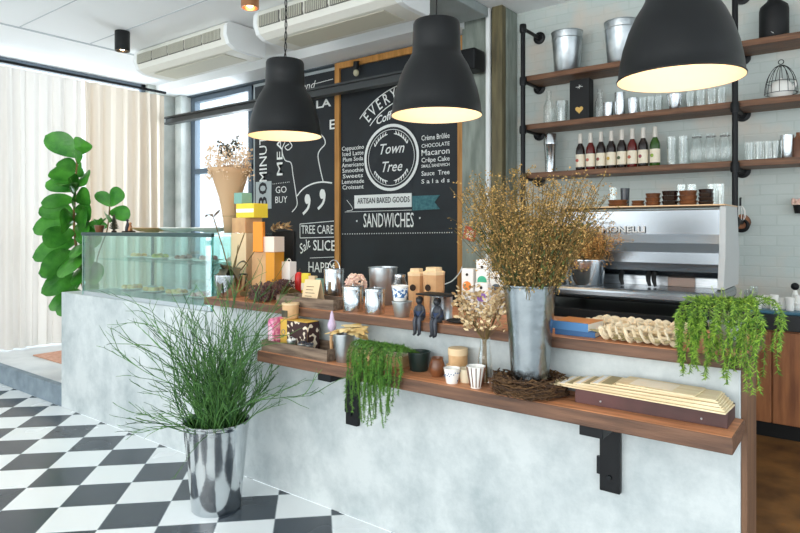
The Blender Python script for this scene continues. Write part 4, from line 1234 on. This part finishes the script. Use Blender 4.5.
# trailing plant in the pale trough on the low shelf
xa, xb = XY(357, 2.40), XY(407, 2.40)
t = thing('planter_trough', 'pale wooden trough on the low shelf with green rope-like fronds hanging down', 'potted plant', ((xa + xb) / 2, 2.405, LS))
w = (xb - xa) / 2
BX(-w, w, -.045, .045, 0, .055).build('trough', 'rattan', t, None, .003)
BX(-w - .004, w + .004, -.052, .05, .0552, .064).build('lid', 'board_buff', t, None, .002)
trailing(t, (.115, -.03), .08, 62, .09, .3, 'trail_green', 1, (.10, .37), .018, (2.22 - 2.405, 9), 7, .12)

# ---- crate group on the low shelf
xa, xb = XY(262, 2.245), XY(327.5, 2.245)
t = thing('wooden_crate', 'shallow dark wooden crate at the left end of the low shelf', 'crate', ((xa + xb) / 2, 2.345, LS))
w = (xb - xa) / 2
BX(-w, w, -.105, .105, 0, .01).build('bottom', 'grey_wood', t)
for y in (-.105, .094): BX(-w, w, y, y + .011, .0101, .06).build('long_side', 'grey_wood', t, None, .002)
for x in (-w, w - .011): BX(x, x + .011, -.0938, .0938, .0101, .06).build('end_board', 'grey_wood', t, None, .002)
CZ2 = LS + .0105; CX = (xa + xb) / 2
t = thing('pink_box', 'pink patterned tea box at the left end of the shallow crate', 'box', (CX - w + .036, 2.325, CZ2)); BX(-.022, .022, -.05, .05, 0, .165).build('body', 'pink_card', t, None, .003)
BX(-.014, .014, -.0512, -.0502, .04, .12).build('label', mat('pale_pink', 'f4cfdc', .6), t)
t = thing('patterned_box', 'mustard-topped box with brown and white floral front, in the shallow crate', 'box', (CX - w + .172, 2.365, CZ2))
BX(-.108, .108, -.045, .045, 0, .16).build('body', 'yellow_pattern', t, None, .003)
BX(-.05, .1085, -.0468, -.0452, .002, .158).build('floral_panel', 'brown_pattern', t)
BX(.1082, .1095, -.044, .044, .002, .158).build('floral_side', 'brown_pattern', t)
M().torus((-.08, -.046, .09), .014, .0015, 20, 5, T(-.08, -.046, .09) @ RX @ T(.08, .046, -.09)).build('emblem', 'book_navy', t)
PB = CZ2 + .161
t = thing('candle_jar', 'cream printed candle jar standing on the mustard-topped box', 'jar', (CX - w + .10, 2.365, PB))
M().lathe([(0, 0), (.038, 0), (.044, .006), (.046, .07), (.043, .078), (.0, .078)], 30).build('body', 'rattan', t)
M().lathe([(.0, .0785), (.049, .0785), (.049, .088), (0, .09)], 30).build('lid', 'kraft_pale', t)
BX(-.022, .022, -.0472, -.0435, .012, .05).build('label', 'dark_leaf', t)
for i, (dx, r, h, l) in enumerate(((-.055, .024, .042, 'tiny white-rimmed tin bucket with handle, left one in the shallow crate'), (.03, .026, .036, 'tiny round grey tin in the middle of the crate front'), (.085, .022, .034, 'tiny grey tin at the right end of the crate front'))):
    t = thing('tiny_tin', l, 'tin', (CX + dx, 2.281, CZ2 + .0), 0, 'tiny tins in the shallow crate')
    M().cup(r * .8, r, h + .02, .002, 24, rim=.0015).build('body', 'galv', t)
    if i == 0: M().tube([(r * math.cos(a), 0, h + .018 + r * .9 * math.sin(a)) for a in [k * PI / 10 for k in range(11)]], .0015, 5).build('handle', 'galv', t)
    m = M()
    for k in range(16): m.ball((R(-.6, .6) * r, R(-.6, .6) * r, h + .018 + R(0, .008)), .007, 6)
    m.build('filling', 'figure_dark' if i else 'white_ceramic', t)
t = thing('lilac_bundle', 'slim twine-wrapped bundle with lilac cloth tip, at the crate right end', 'bundle', (CX + w - .05, 2.33, CZ2))
m = M(); m.tube(cr([(0, 0, 0), (-.006, 0, .08), (.002, 0, .15)]), .008, 8); m.build('stick', 'kraft', t)
m = M(); m.lathe([(.008, .13), (.022, .145), (.024, .165), (.012, .195), (.010, .215), (.004, .235)], 12); m.build('cloth', mat('lilac', 'c9b6cf', .8), t)
# galvanised pot with dry leaves
p, s = at(344, 2.31, LS)
t = thing('leaf_pot', 'small galvanised pot topped with a fan of dry yellow leaves', 'potted plant', p)
M().cup(.040, .058, .145, .002, 36, rim=.003).build('pot', 'galv', t)
m = M(); random.seed(9)
for i in range(46):
    a = R(0, 6.28); u = R(0, .07); d = Vector((math.cos(a), math.sin(a) * .7, R(.02, .35)))
    b = Vector((math.cos(a) * u * .6 + .012, math.sin(a) * u * .6, .145 + R(0, .035))) + Vector((.03, 0, 0))
    m.leaf(b, d, (-math.sin(a), math.cos(a), 0), R(.07, .115), R(.05, .075), R(.2, .45), [.2, .8, .6, 1, .7, .85, .4, .1], 8, .1, .02)
m.build('leaves', mat('dry_yellow', 'd9b56a', .8, 0, 'ecd9a4', .5, island=True, thr=(0, 1)), t)

# ---- pots, boxes and cups on the low shelf
vessel('green_bowl', 'deep dark green bowl on the low shelf right of the wooden trough', 'bowl', 419, 2.385, LS, 23, 18, 19, 'dark_bowl')
p, s = at(437, 2.34, LS); t = thing('brown_jar', 'squat glossy brown clay jar next to the dark green bowl', 'jar', p)
M().lathe([(0, 0), (.026, 0), (.036, .02), (.038, .045), (.030, .07), (.026, .078), (.029, .086), (.025, .086), (.022, .07), (0, .06)], 28).build('body', 'brown_jar', t)
def rbox(label, px, Y, z, r, h):
    p, s = at(px, Y, z); t = thing('round_box', label, 'box', p, 0, 'round bamboo boxes on the low shelf')
    M().lathe([(0, 0), (r, 0), (r, h * .6), (0, h * .6)], 30).build('base', 'rattan', t)
    M().lathe([(0, h * .601), (r * 1.05, h * .601), (r * 1.05, h * .97), (r, h), (0, h)], 30).build('lid', 'kraft_pale', t)
rbox('left lower round bamboo box, carrying the taller one', 456, 2.40, LS, .045, .052)
rbox('tallest round bamboo box, stacked on the left lower one', 458, 2.40, LS + .0525, .044, .076)
rbox('right lower round bamboo box behind the striped cup', 477, 2.41, LS, .042, .050)
def cup(label, px, Y, r0, r1, h, mt, stripes=False, dots=False, handle=False):
    p, s = at(px, Y, LS); t = thing('ceramic_cup', label, 'cup', p, 0, 'ceramic cups on the low shelf')
    M().cup(r0, r1, h, .003, 32).build('body', mt, t)
    if stripes:
        m = M()
        for i in range(12):
            a = i * PI / 6; m.tube([((r0 + .0008) * math.cos(a), (r0 + .0008) * math.sin(a), .006), ((r1 + .0008) * math.cos(a), (r1 + .0008) * math.sin(a), h - .003)], .0022, 5)
        m.build('stripes', 'brown_jar', t)
    if dots:
        m = M()
        for i in range(26):
            a = i * 2.4; f = .2 + .65 * ((i * .37) % 1); r = r0 + (r1 - r0) * f; m.ball((r * math.cos(a), r * math.sin(a), h * f), .003, 6)
        m.build('dots', 'book_navy', t)
cup('rounded white cup with small blue dots, front left of the bamboo boxes', 452, 2.275, .026, .037, .066, 'white_ceramic', dots=True)
cup('flared white cup with brown vertical stripes beside the dotted cup', 476, 2.27, .024, .040, .092, 'white_ceramic', stripes=True)
cup('plain cream cup half hidden between the dotted and striped cups', 466, 2.325, .026, .034, .06, mat('cream_ceramic', 'e8dcc0', .4))
# glass vase with pale dried flowers
p, s = at(485, 2.34, LS); random.seed(31)
t = thing('glass_vase', 'clear glass vase of pale dried flowers reaching up past the worktop edge', 'vase', p)
M().lathe([(0, 0), (.032, 0), (.034, .01), (.030, .12), (.022, .17), (.024, .20)], 28, caps=False).build('body', 'glassware', t)
st = M(); fl = M()
for i in range(42):
    a = R(0, 6.28); x = R(-.13, .08); e = Vector((x, min(R(-.07, .05), .05), R(.25, .40))); 
    st.tube([(R(-.015, .015), R(-.01, .01), .01), (x * .1, 0, .19), e], .0012, 3, False)
    for _ in range(13):
        v = Vector((R(-1, 1), R(-1, 1), R(-.3, 1))); c_ = e + Vector((R(-.03, .03), R(-.03, .02), R(-.03, .03))); 
        if c_.y > .045: c_.y = .045
        fl.leaf(c_, v, v.orthogonal(), R(.014, .03), R(.008, .016), .1, None, 4, .3)
st.build('stems', 'stem_brown', t); fl.build('flower_heads', 'pale_dry', t)

# ---- maroon box and menu boards
t = thing('long_tray_box', 'long maroon painted wooden box at the right end of the low shelf', 'box', (-.640, 2.385, LS))
hw = .265
for y in (-.075, .065): BX(-hw, hw, y, y + .01, 0, .055).build('long_side', 'maroon', t, None, .002)
for x in (-hw, hw - .01): BX(x, x + .01, -.0648, .0648, 0, .055).build('end_board', 'maroon', t, None, .002)
BX(-hw + .0102, hw - .0102, -.0648, .0648, 0, .006).build('bottom', 'maroon', t)
for x in (-hw + .1, hw - .08): M().lathe([(.004, 0), (.003, .003)], 8, mtx=T(x, -.075, .02) @ RX).build('nail', 'galv', t)
zb = LS + .056; names = ['lowest', 'second', 'third', 'fourth', 'fifth', 'sixth', 'seventh']
for i in range(8):
    L = .635 - .04 * i; x = -.372 - L / 2 - .006 * i
    z = zb + i * .0062
    if i == 7: L = .27; x = -.60
    lab = ('short pale card lying on top of the fanned board stack' if i == 7 else 'long buff menu board, %s from the bottom of the fanned stack' % names[i])
    t = thing('menu_board', lab, 'menu board', (x, 2.365 + R(-.006, .006) - .002 * i, z), .012 * i - .05 if i < 7 else -.06, 'buff boards stacked on the maroon box')
    BX(-L / 2, L / 2, -.07, .07, 0, .005).build('card', 'board_buff', t)
    if i < 7:
        BX(-L / 2 + .01, -L / 2 + .05, -.072, .066, .0051, .0056).build('clip_strip', 'white_card' if i % 2 else 'husk_dark', t)
    else:
        BX(-L / 2 + .04, L / 2 - .08, -.05, .05, .0051, .0055).build('print', 'label_cream', t)

# ================================================================ WALL SHELF THINGS
WY = 5.03
def wbucket(px, w, h, l):
    p, s = at(px, WY, SH['top'] + .0005); r = min(w * s / 2, .13)
    t = thing('galvanised_bucket', l, 'bucket', p, 0, 'galvanised buckets on the top shelf')
    M().cup(r * .80, r, h * s, .003, 36, rim=.004).build('body', 'galv', t)
    M().torus((0, 0, h * s * .82), r * .965, .004, 32, 6).build('band', 'galv', t)
wbucket(567, 31, 41, 'left galvanised bucket on the uppermost wall shelf')
wbucket(621, 32, 43, 'right galvanised bucket on the uppermost wall shelf, partly behind the lamp')
p, s = at(774, WY, SH['top'] + .0005)
t = thing('black_bottle', 'big shouldered black bottle with faint white script on the uppermost shelf', 'bottle', p)
M().lathe([(0, 0), (.088, 0), (.092, .006), (.092, .21), (.085, .24), (.045, .275), (.035, .30), (.035, .36), (.04, .365), (.04, .38), (0, .38)], 36).build('body', 'black_matt', t)
M().tube([(-.05 + .01 * i, -.0935 + abs(i - 5) * .0045, .035 + .010 * math.sin(i * 1.9)) for i in range(11)], .0018, 5).build('script', 'chalk', t)
def glass(px, Y, z, w, h, l, g, kind=0, name='drinking_glass', cat='glass'):
    p, s = at(px, Y, z + .0005); r = w * s / 2; H = h * s
    t = thing(name, l, cat, p, 0, g)
    if kind == 0: pr = [(0, 0), (r * .85, 0), (r, H), (r - .0025, H), (r * .85 - .0025, .012), (0, .012)]
    elif kind == 1: pr = [(0, 0), (r * .9, 0), (r, .01), (r, H * .55), (r * .45, H * .78), (r * .5, H)]
    elif kind == 2: pr = [(0, 0), (r * .8, 0), (r, H * .15), (r, H * .7), (r * .7, H * .84), (r * .72, H * .95)]
    M().lathe(pr, 24, caps=False).build('body', 'glassware', t)
    if kind == 2:
        M().lathe([(r * .74, H * .95), (r * .74, H), (0, H * 1.02)], 20).build('lid', 'glassware', t)
        M().torus((0, 0, H * .9), r * .72, .003, 20, 6).build('wire_clip', 'steel', t)
    return t
zm = SH['mid']; zl = SH['low']
glass(549, WY, zm, 11, 34, 'clear carafe at the left end of the middle wall shelf', None, 1, 'glass_carafe', 'carafe')
glass(562, WY, zm, 13, 22, 'plain tumbler between the carafe and the black bag, middle shelf', None)
p, s = at(581.5, WY, zm + .0005)
t = thing('black_bag', 'black paper bag with gold heart and white mark on the middle shelf', 'bag', p)
BX(-.085, .085, -.05, .05, 0, .345).build('body', 'black_matt', t, None, .004)
m = M(); hp = []
for i in range(24):
    a = 2 * PI * i / 24; hp.append((.0026 * 16 * math.sin(a) ** 3 * .8, .0026 * (13 * math.cos(a) - 5 * math.cos(2 * a) - 2 * math.cos(3 * a) - math.cos(4 * a)) * .8 + .09))
m.prism(hp, 'y', -.053, -.0505); m.build('heart', 'gold', t)
m = M(); m.tube([(-.03, -.051, .28), (.03, -.051, .28)], .002, 4); m.tube([(0, -.051, .262), (0, -.051, .298)], .002, 4); m.tube([(-.015, -.051, .27), (.015, -.051, .292)], .0015, 4); m.build('mark', 'chalk', t)
glass(600, WY, zm, 10, 30, 'clear stoppered bottle right of the black paper bag', None, 1, 'glass_bottle', 'bottle')
for px, w, h, l in ((608.5, 10, 15, 'shortest'), (620, 10.5, 24, 'tallest'), (633, 10, 17, 'medium')):
    p, s = at(px, WY - .02, zm + .0005); r = w * s / 2; t = thing('steel_tumbler', l + ' of the three steel tumblers on the middle wall shelf', 'tumbler', p, 0, 'steel tumblers on the middle shelf')
    M().cup(r * .92, r, h * s, .002, 28, rim=.001).build('body', 'steel', t)
for i, px in enumerate((643, 651, 659)): glass(px, WY, zm, 8, 17, 'clear glass behind the lamp rim on the middle shelf, %s of three' % ['leftmost', 'middle', 'rightmost'][i], 'glasses right of the steel tumblers')
vessel('metal_cup', 'small flared metal cup among the glasses on the middle shelf', 'cup', 675, WY - .02, zm + .0005, 16, 11, 16, 'steel')
for i, px in enumerate((690, 701, 712, 722)): glass(px, WY, zm, 9, 18, 'clear glass on the middle shelf before the right pipe post, %s of four' % ['first', 'second', 'third', 'fourth'][i], 'glasses right of the metal cup')
# wire basket with white jug
p, s = at(781, WY, zm + .0005)
t = thing('wire_basket', 'domed black wire basket on the middle shelf near the right edge', 'basket', p)
m = M()
for k in range(6):
    a = k * PI / 6
    m.tube([(.10 * math.cos(a) * math.sin(b), .10 * math.sin(a) * math.sin(b), .04 + .20 * max(0, math.cos(b))) for b in [(-1 + 2 * i / 16) * PI / 2 for i in range(17)]], .0022, 5)
for r_, z_ in ((.10, .04), (.098, .003), (.092, .12)): m.torus((0, 0, z_), r_, .0022, 28, 5)
m.torus((0, 0, .262), .016, .003, 14, 5, T(0, 0, .262) @ RX @ T(0, 0, -.262))
m.build('wires', 'black_metal', t)
t = thing('white_jug', 'ribbed white teapot inside the black wire basket', 'jug', p + Vector((0, 0, .004)))
M().lathe([(0, 0), (.055, 0), (.072, .03), (.076, .07), (.06, .11), (.035, .128), (.0, .13)], 28).build('body', 'white_ceramic', t)
M().tube([(.06, 0, .05), (.088, 0, .09), (.082, 0, .12)], [.012, .008, .006], 8).build('spout', 'white_ceramic', t)
M().ball((0, 0, .137), .01, 8).build('knob', 'white_ceramic', t)
# lowest shelf
p, s = at(550.5, WY, zl + .0005); t = thing('cocktail_shaker', 'tall steel cocktail shaker at the left end of the lowest wall shelf', 'shaker', p)
M().lathe([(0, 0), (.043, 0), (.056, .24), (.060, .245), (.060, .255), (.052, .33), (.050, .34), (0, .345)], 30).build('body', 'steel', t)
syr = [('syrup_dark', 'coffee brown'), ('syrup_red', 'red'), ('syrup_dark', 'black'), ('syrup_dark', 'dark brown'), ('syrup_dark', 'caramel'), ('syrup_red', 'dark red'), ('syrup_dark', 'deep brown'), ('syrup_green', 'green')]
ords = ['first from the left', 'second from the left, red syrup', 'third from the left', 'fourth from the left', 'fifth from the left', 'sixth from the left, reddish syrup', 'seventh from the left', 'last at the right, green syrup']
lc = ['b04a3c', 'c06a5a', '8a3f34', 'caa44a', '4f5a3a', 'a8543e', '9a4a52', '8fae3c']
for i, px in enumerate((580.4, 590.6, 601, 611.3, 621.8, 632.3, 643.2, 655)):
    p, s = at(px, WY - .03, zl + .0005)
    t = thing('syrup_bottle', 'syrup bottle with cream label on the lowest wall shelf, ' + ords[i], 'bottle', p, 0, 'syrup bottles on the lowest shelf')
    M().lathe([(0, 0), (.036, 0), (.038, .005), (.038, .165), (.034, .19), (.018, .225), (.015, .245), (.015, .275), (0, .275)], 24).build('body', syr[i][0], t)
    M().lathe([(.0185, .228), (.017, .275), (.016, .28), (.016, .31), (0, .312)], 18).build('cap', mat('cap_pale', 'd9d2c8', .4), t)
    M().lathe([(.0387, .03), (.0387, .135)], 24, caps=False).build('label', 'label_cream', t)
    M().ball((-.013, -.0375, .085), .014, 10, (1, .25, 1)).build('label_fruit', mat('fruit_' + lc[i], lc[i], .6), t)
for i, px in enumerate((671.5, 683.5)): glass(px, WY, zl, 10, 29, 'tall ribbed highball glass right of the green syrup bottle, %s of two' % ['left', 'right'][i], 'highball glasses on the lowest shelf')
for i, px in enumerate((697, 711, 725)): glass(px, WY, zl, 13, 30, 'clip-top glass jar on the lowest shelf, %s' % ['left of three', 'middle of three', 'nearest the right pipe post'][i], 'clip-top jars on the lowest shelf', 2, 'clip_top_jar', 'jar')
for i, px in enumerate((749, 758, 767, 775)): glass(px, WY, zl, 9.5, 19, 'stemless glass right of the pipe post, %s of four' % ['first', 'second', 'third', 'fourth'][i], 'glasses right of the pipe post')
p, s = at(787, WY - .01, zl + .0005); t = thing('steel_shaker', 'plain steel cylinder by the brown bottle on the lowest shelf', 'canister', p); M().cup(.038, .043, .165, .002, 28).build('body', 'steel', t)
p, s = at(798, WY, zl + .0005); t = thing('brown_bottle', 'brown glass bottle at the extreme right of the lowest wall shelf', 'bottle', p); M().lathe([(0, 0), (.03, 0), (.03, .13), (.012, .16), (.012, .18), (0, .18)], 20).build('body', 'brown_jar', t)

# ---- on the espresso machine
for i, (px, w, h, mt, l) in enumerate(((618, 20, 7, 'brown_jar', 'low reddish cup stack at the left end of the machine top'), (638, 13, 6, 'brown_jar', 'low brown saucer stack on the machine top, second from the left'),
        (653, 15, 13, 'brown_jar', 'reddish brown cup stack on the machine top'), (670, 16, 15, 'syrup_dark', 'darkest cup stack on the machine top'), (688, 18, 15, 'brown_jar', 'widest brown cup stack on the machine top'), (706, 15, 16, 'syrup_dark', 'dark cup stack nearest the right end of the machine'))):
    p, s = at(px, 3.80, MT); r = w * s / 2; H = h * s
    t = thing('cup_stack', l, 'cups', p, 0, 'brown cup stacks on the espresso machine')
    n = max(2, int(H / .022)); q = H / n
    for k in range(n): M().lathe([(0, k * q), (r * .8, k * q), (r * (1 - .02 * k), (k + .95) * q), (r * .9, (k + .95) * q), (0, (k + .9) * q)], 24).build('cup', mt, t)
glass(613, 3.93, MT, 8, 20, 'clear tumbler on the machine top behind the low reddish cups', None)
t = glass(625, 3.90, MT, 9, 19, 'smoky dark tumbler on the machine top', None)
t.children[0].data.materials[0] = mat('smoke', '2a2f35', .15)
for i, px in enumerate((681, 692, 712, 720)): glass(px, 3.98, MT, 9, 22, 'clear glass behind the brown cup stacks, %s' % ['leftmost', 'second', 'third', 'nearest the machine right end'][i], 'glasses behind the cup stacks')

# ---- on the wall to the right
p, s = onY(741, 206, 5.17)
t = thing('wire_whisk', 'wire whisk hanging on the brick wall beside the pipe post', 'whisk', (p.x, 5.14, p.z))
M().tube([(0, 0, .06), (0, 0, .0)], .007, 8).build('handle', 'black_metal', t); M().tube([(0, .05, .06), (0, 0, .06)], .004, 6).build('hook', 'black_metal', t)
m = M()
for k in range(5):
    a = k * PI / 5; m.tube([(.035 * math.sin(b) * math.cos(a), .02 * math.sin(b) * math.sin(a), -.06 + .062 * math.cos(b)) for b in [i * 2 * PI / 16 for i in range(17)]], .002, 4)
m.build('wires', 'white_card', t)
p, s = onY(742, 222, 5.17)
t = thing('round_brush', 'round brown and black brush hanging under the whisk', 'brush', (p.x, 5.17, p.z))
M().lathe([(0, 0), (.055, 0), (.058, .01), (.05, .025), (0, .028)], 28, mtx=RX).build('back', 'cab_wood', t)
M().torus((0, 0, .0), .04, .014, 24, 8, T(0, -.02, -.025) @ RX).build('bristles', 'black_matt', t)
p, s = onY(798, 205, 5.15)
t = thing('wall_flower_cup', 'pink blossoms in a small black cup on the wall, right edge', 'flowers', (p.x + .01, 5.14, p.z - .06))
M().cup(.03, .04, .06).build('cup', 'black_matt', t); M().box(-.01, .01, .035, .06, .0, .05).build('bracket', 'black_metal', t)
m = M()
for i in range(50): m.ball((R(-.04, .04), R(-.035, .035), .06 + R(0, .04)), .011, 6)
m.build('blossoms', 'flower_pink', t)

# ---- on the back bar
xa, xb = XY(752, 4.80), 1.0
t = thing('teal_tray', 'long dark teal tray of white cups on the black back bar', 'tray', (xa, 4.81, BB + .0005))
BX(0, 1.1, -.11, .12, 0, .02).build('tray', 'teal_plastic', t, None, .004)
for i, px in enumerate((758, 766, 774, 782, 790, 798)):
    p, s = at(px, 4.79 + .06 * (i % 2), BB + .021)
    t = thing('white_mug', 'white mug on the teal tray, %s from the left' % ['first', 'second', 'third', 'fourth', 'fifth', 'sixth'][i], 'mug', p, 0, 'white mugs on the back bar tray')
    M().cup(.024, .028, .075 + .012 * (i % 3), .002, 24).build('body', 'white_ceramic', t)
    M().torus((0, 0, 0), .016, .004, 16, 6, T(.028, 0, .04) @ RX).build('handle', 'white_ceramic', t)
p, s = at(795, 5.0, BB + .0005)
t = thing('pepper_mill', 'slim white pepper mill with black ball top behind the white mugs', 'mill', p)
M().lathe([(0, 0), (.026, 0), (.018, .06), (.022, .10), (.012, .14), (0, .14)], 20).build('body', 'white_ceramic', t); M().ball((0, 0, .165), .026, 14).build('top', 'black_matt', t)
for i, (px, h) in enumerate(((748, .12), (754, .15))):
    p, s = at(px, 5.03, BB + .0005)
    glass(px, 5.03, BB, 8, h / s, 'upright glass on the back bar behind the fern, %s' % ['left one', 'right one'][i], 'glasses on the back bar')

# ---- red tag and cable on the chalkboard frame
p, s = onY(469, 234, 4.96)
t = thing('red_tag', 'red and white diamond tag hanging on the concrete column by the chalkboard', 'tag', (p.x, 4.972, p.z), 0)
M().prism([(-.075, -.04), (.05, -.075), (.078, .045), (-.045, .08)], 'y', -.004, 0).build('card', mat('tag_red', 'c8553f', .6), t)
M().prism([(-.045, -.025), (.032, -.045), (.048, .028), (-.028, .048)], 'y', -.0055, -.0041).build('print', mat('tag_print', 'eadfd0', .6, 0, 'c8553f', 60, thr=(.48, .52)), t)
M().tube([(0, 0, .06), (.0, .004, .10)], .002, 4).build('string', 'chalk', t)
pp = [onY(a, b, 4.99)[0] for a, b in ((464, 262), (460, 272), (452, 281), (442, 285))]
o = onY(464, 262, 4.99)[0]
tag(M().tube(cr([q - o for q in pp]), .006, 6).build('white_cable', 'white_paint', None, o), 'thin white cable curving off the chalkboard frame foot', 'cable')
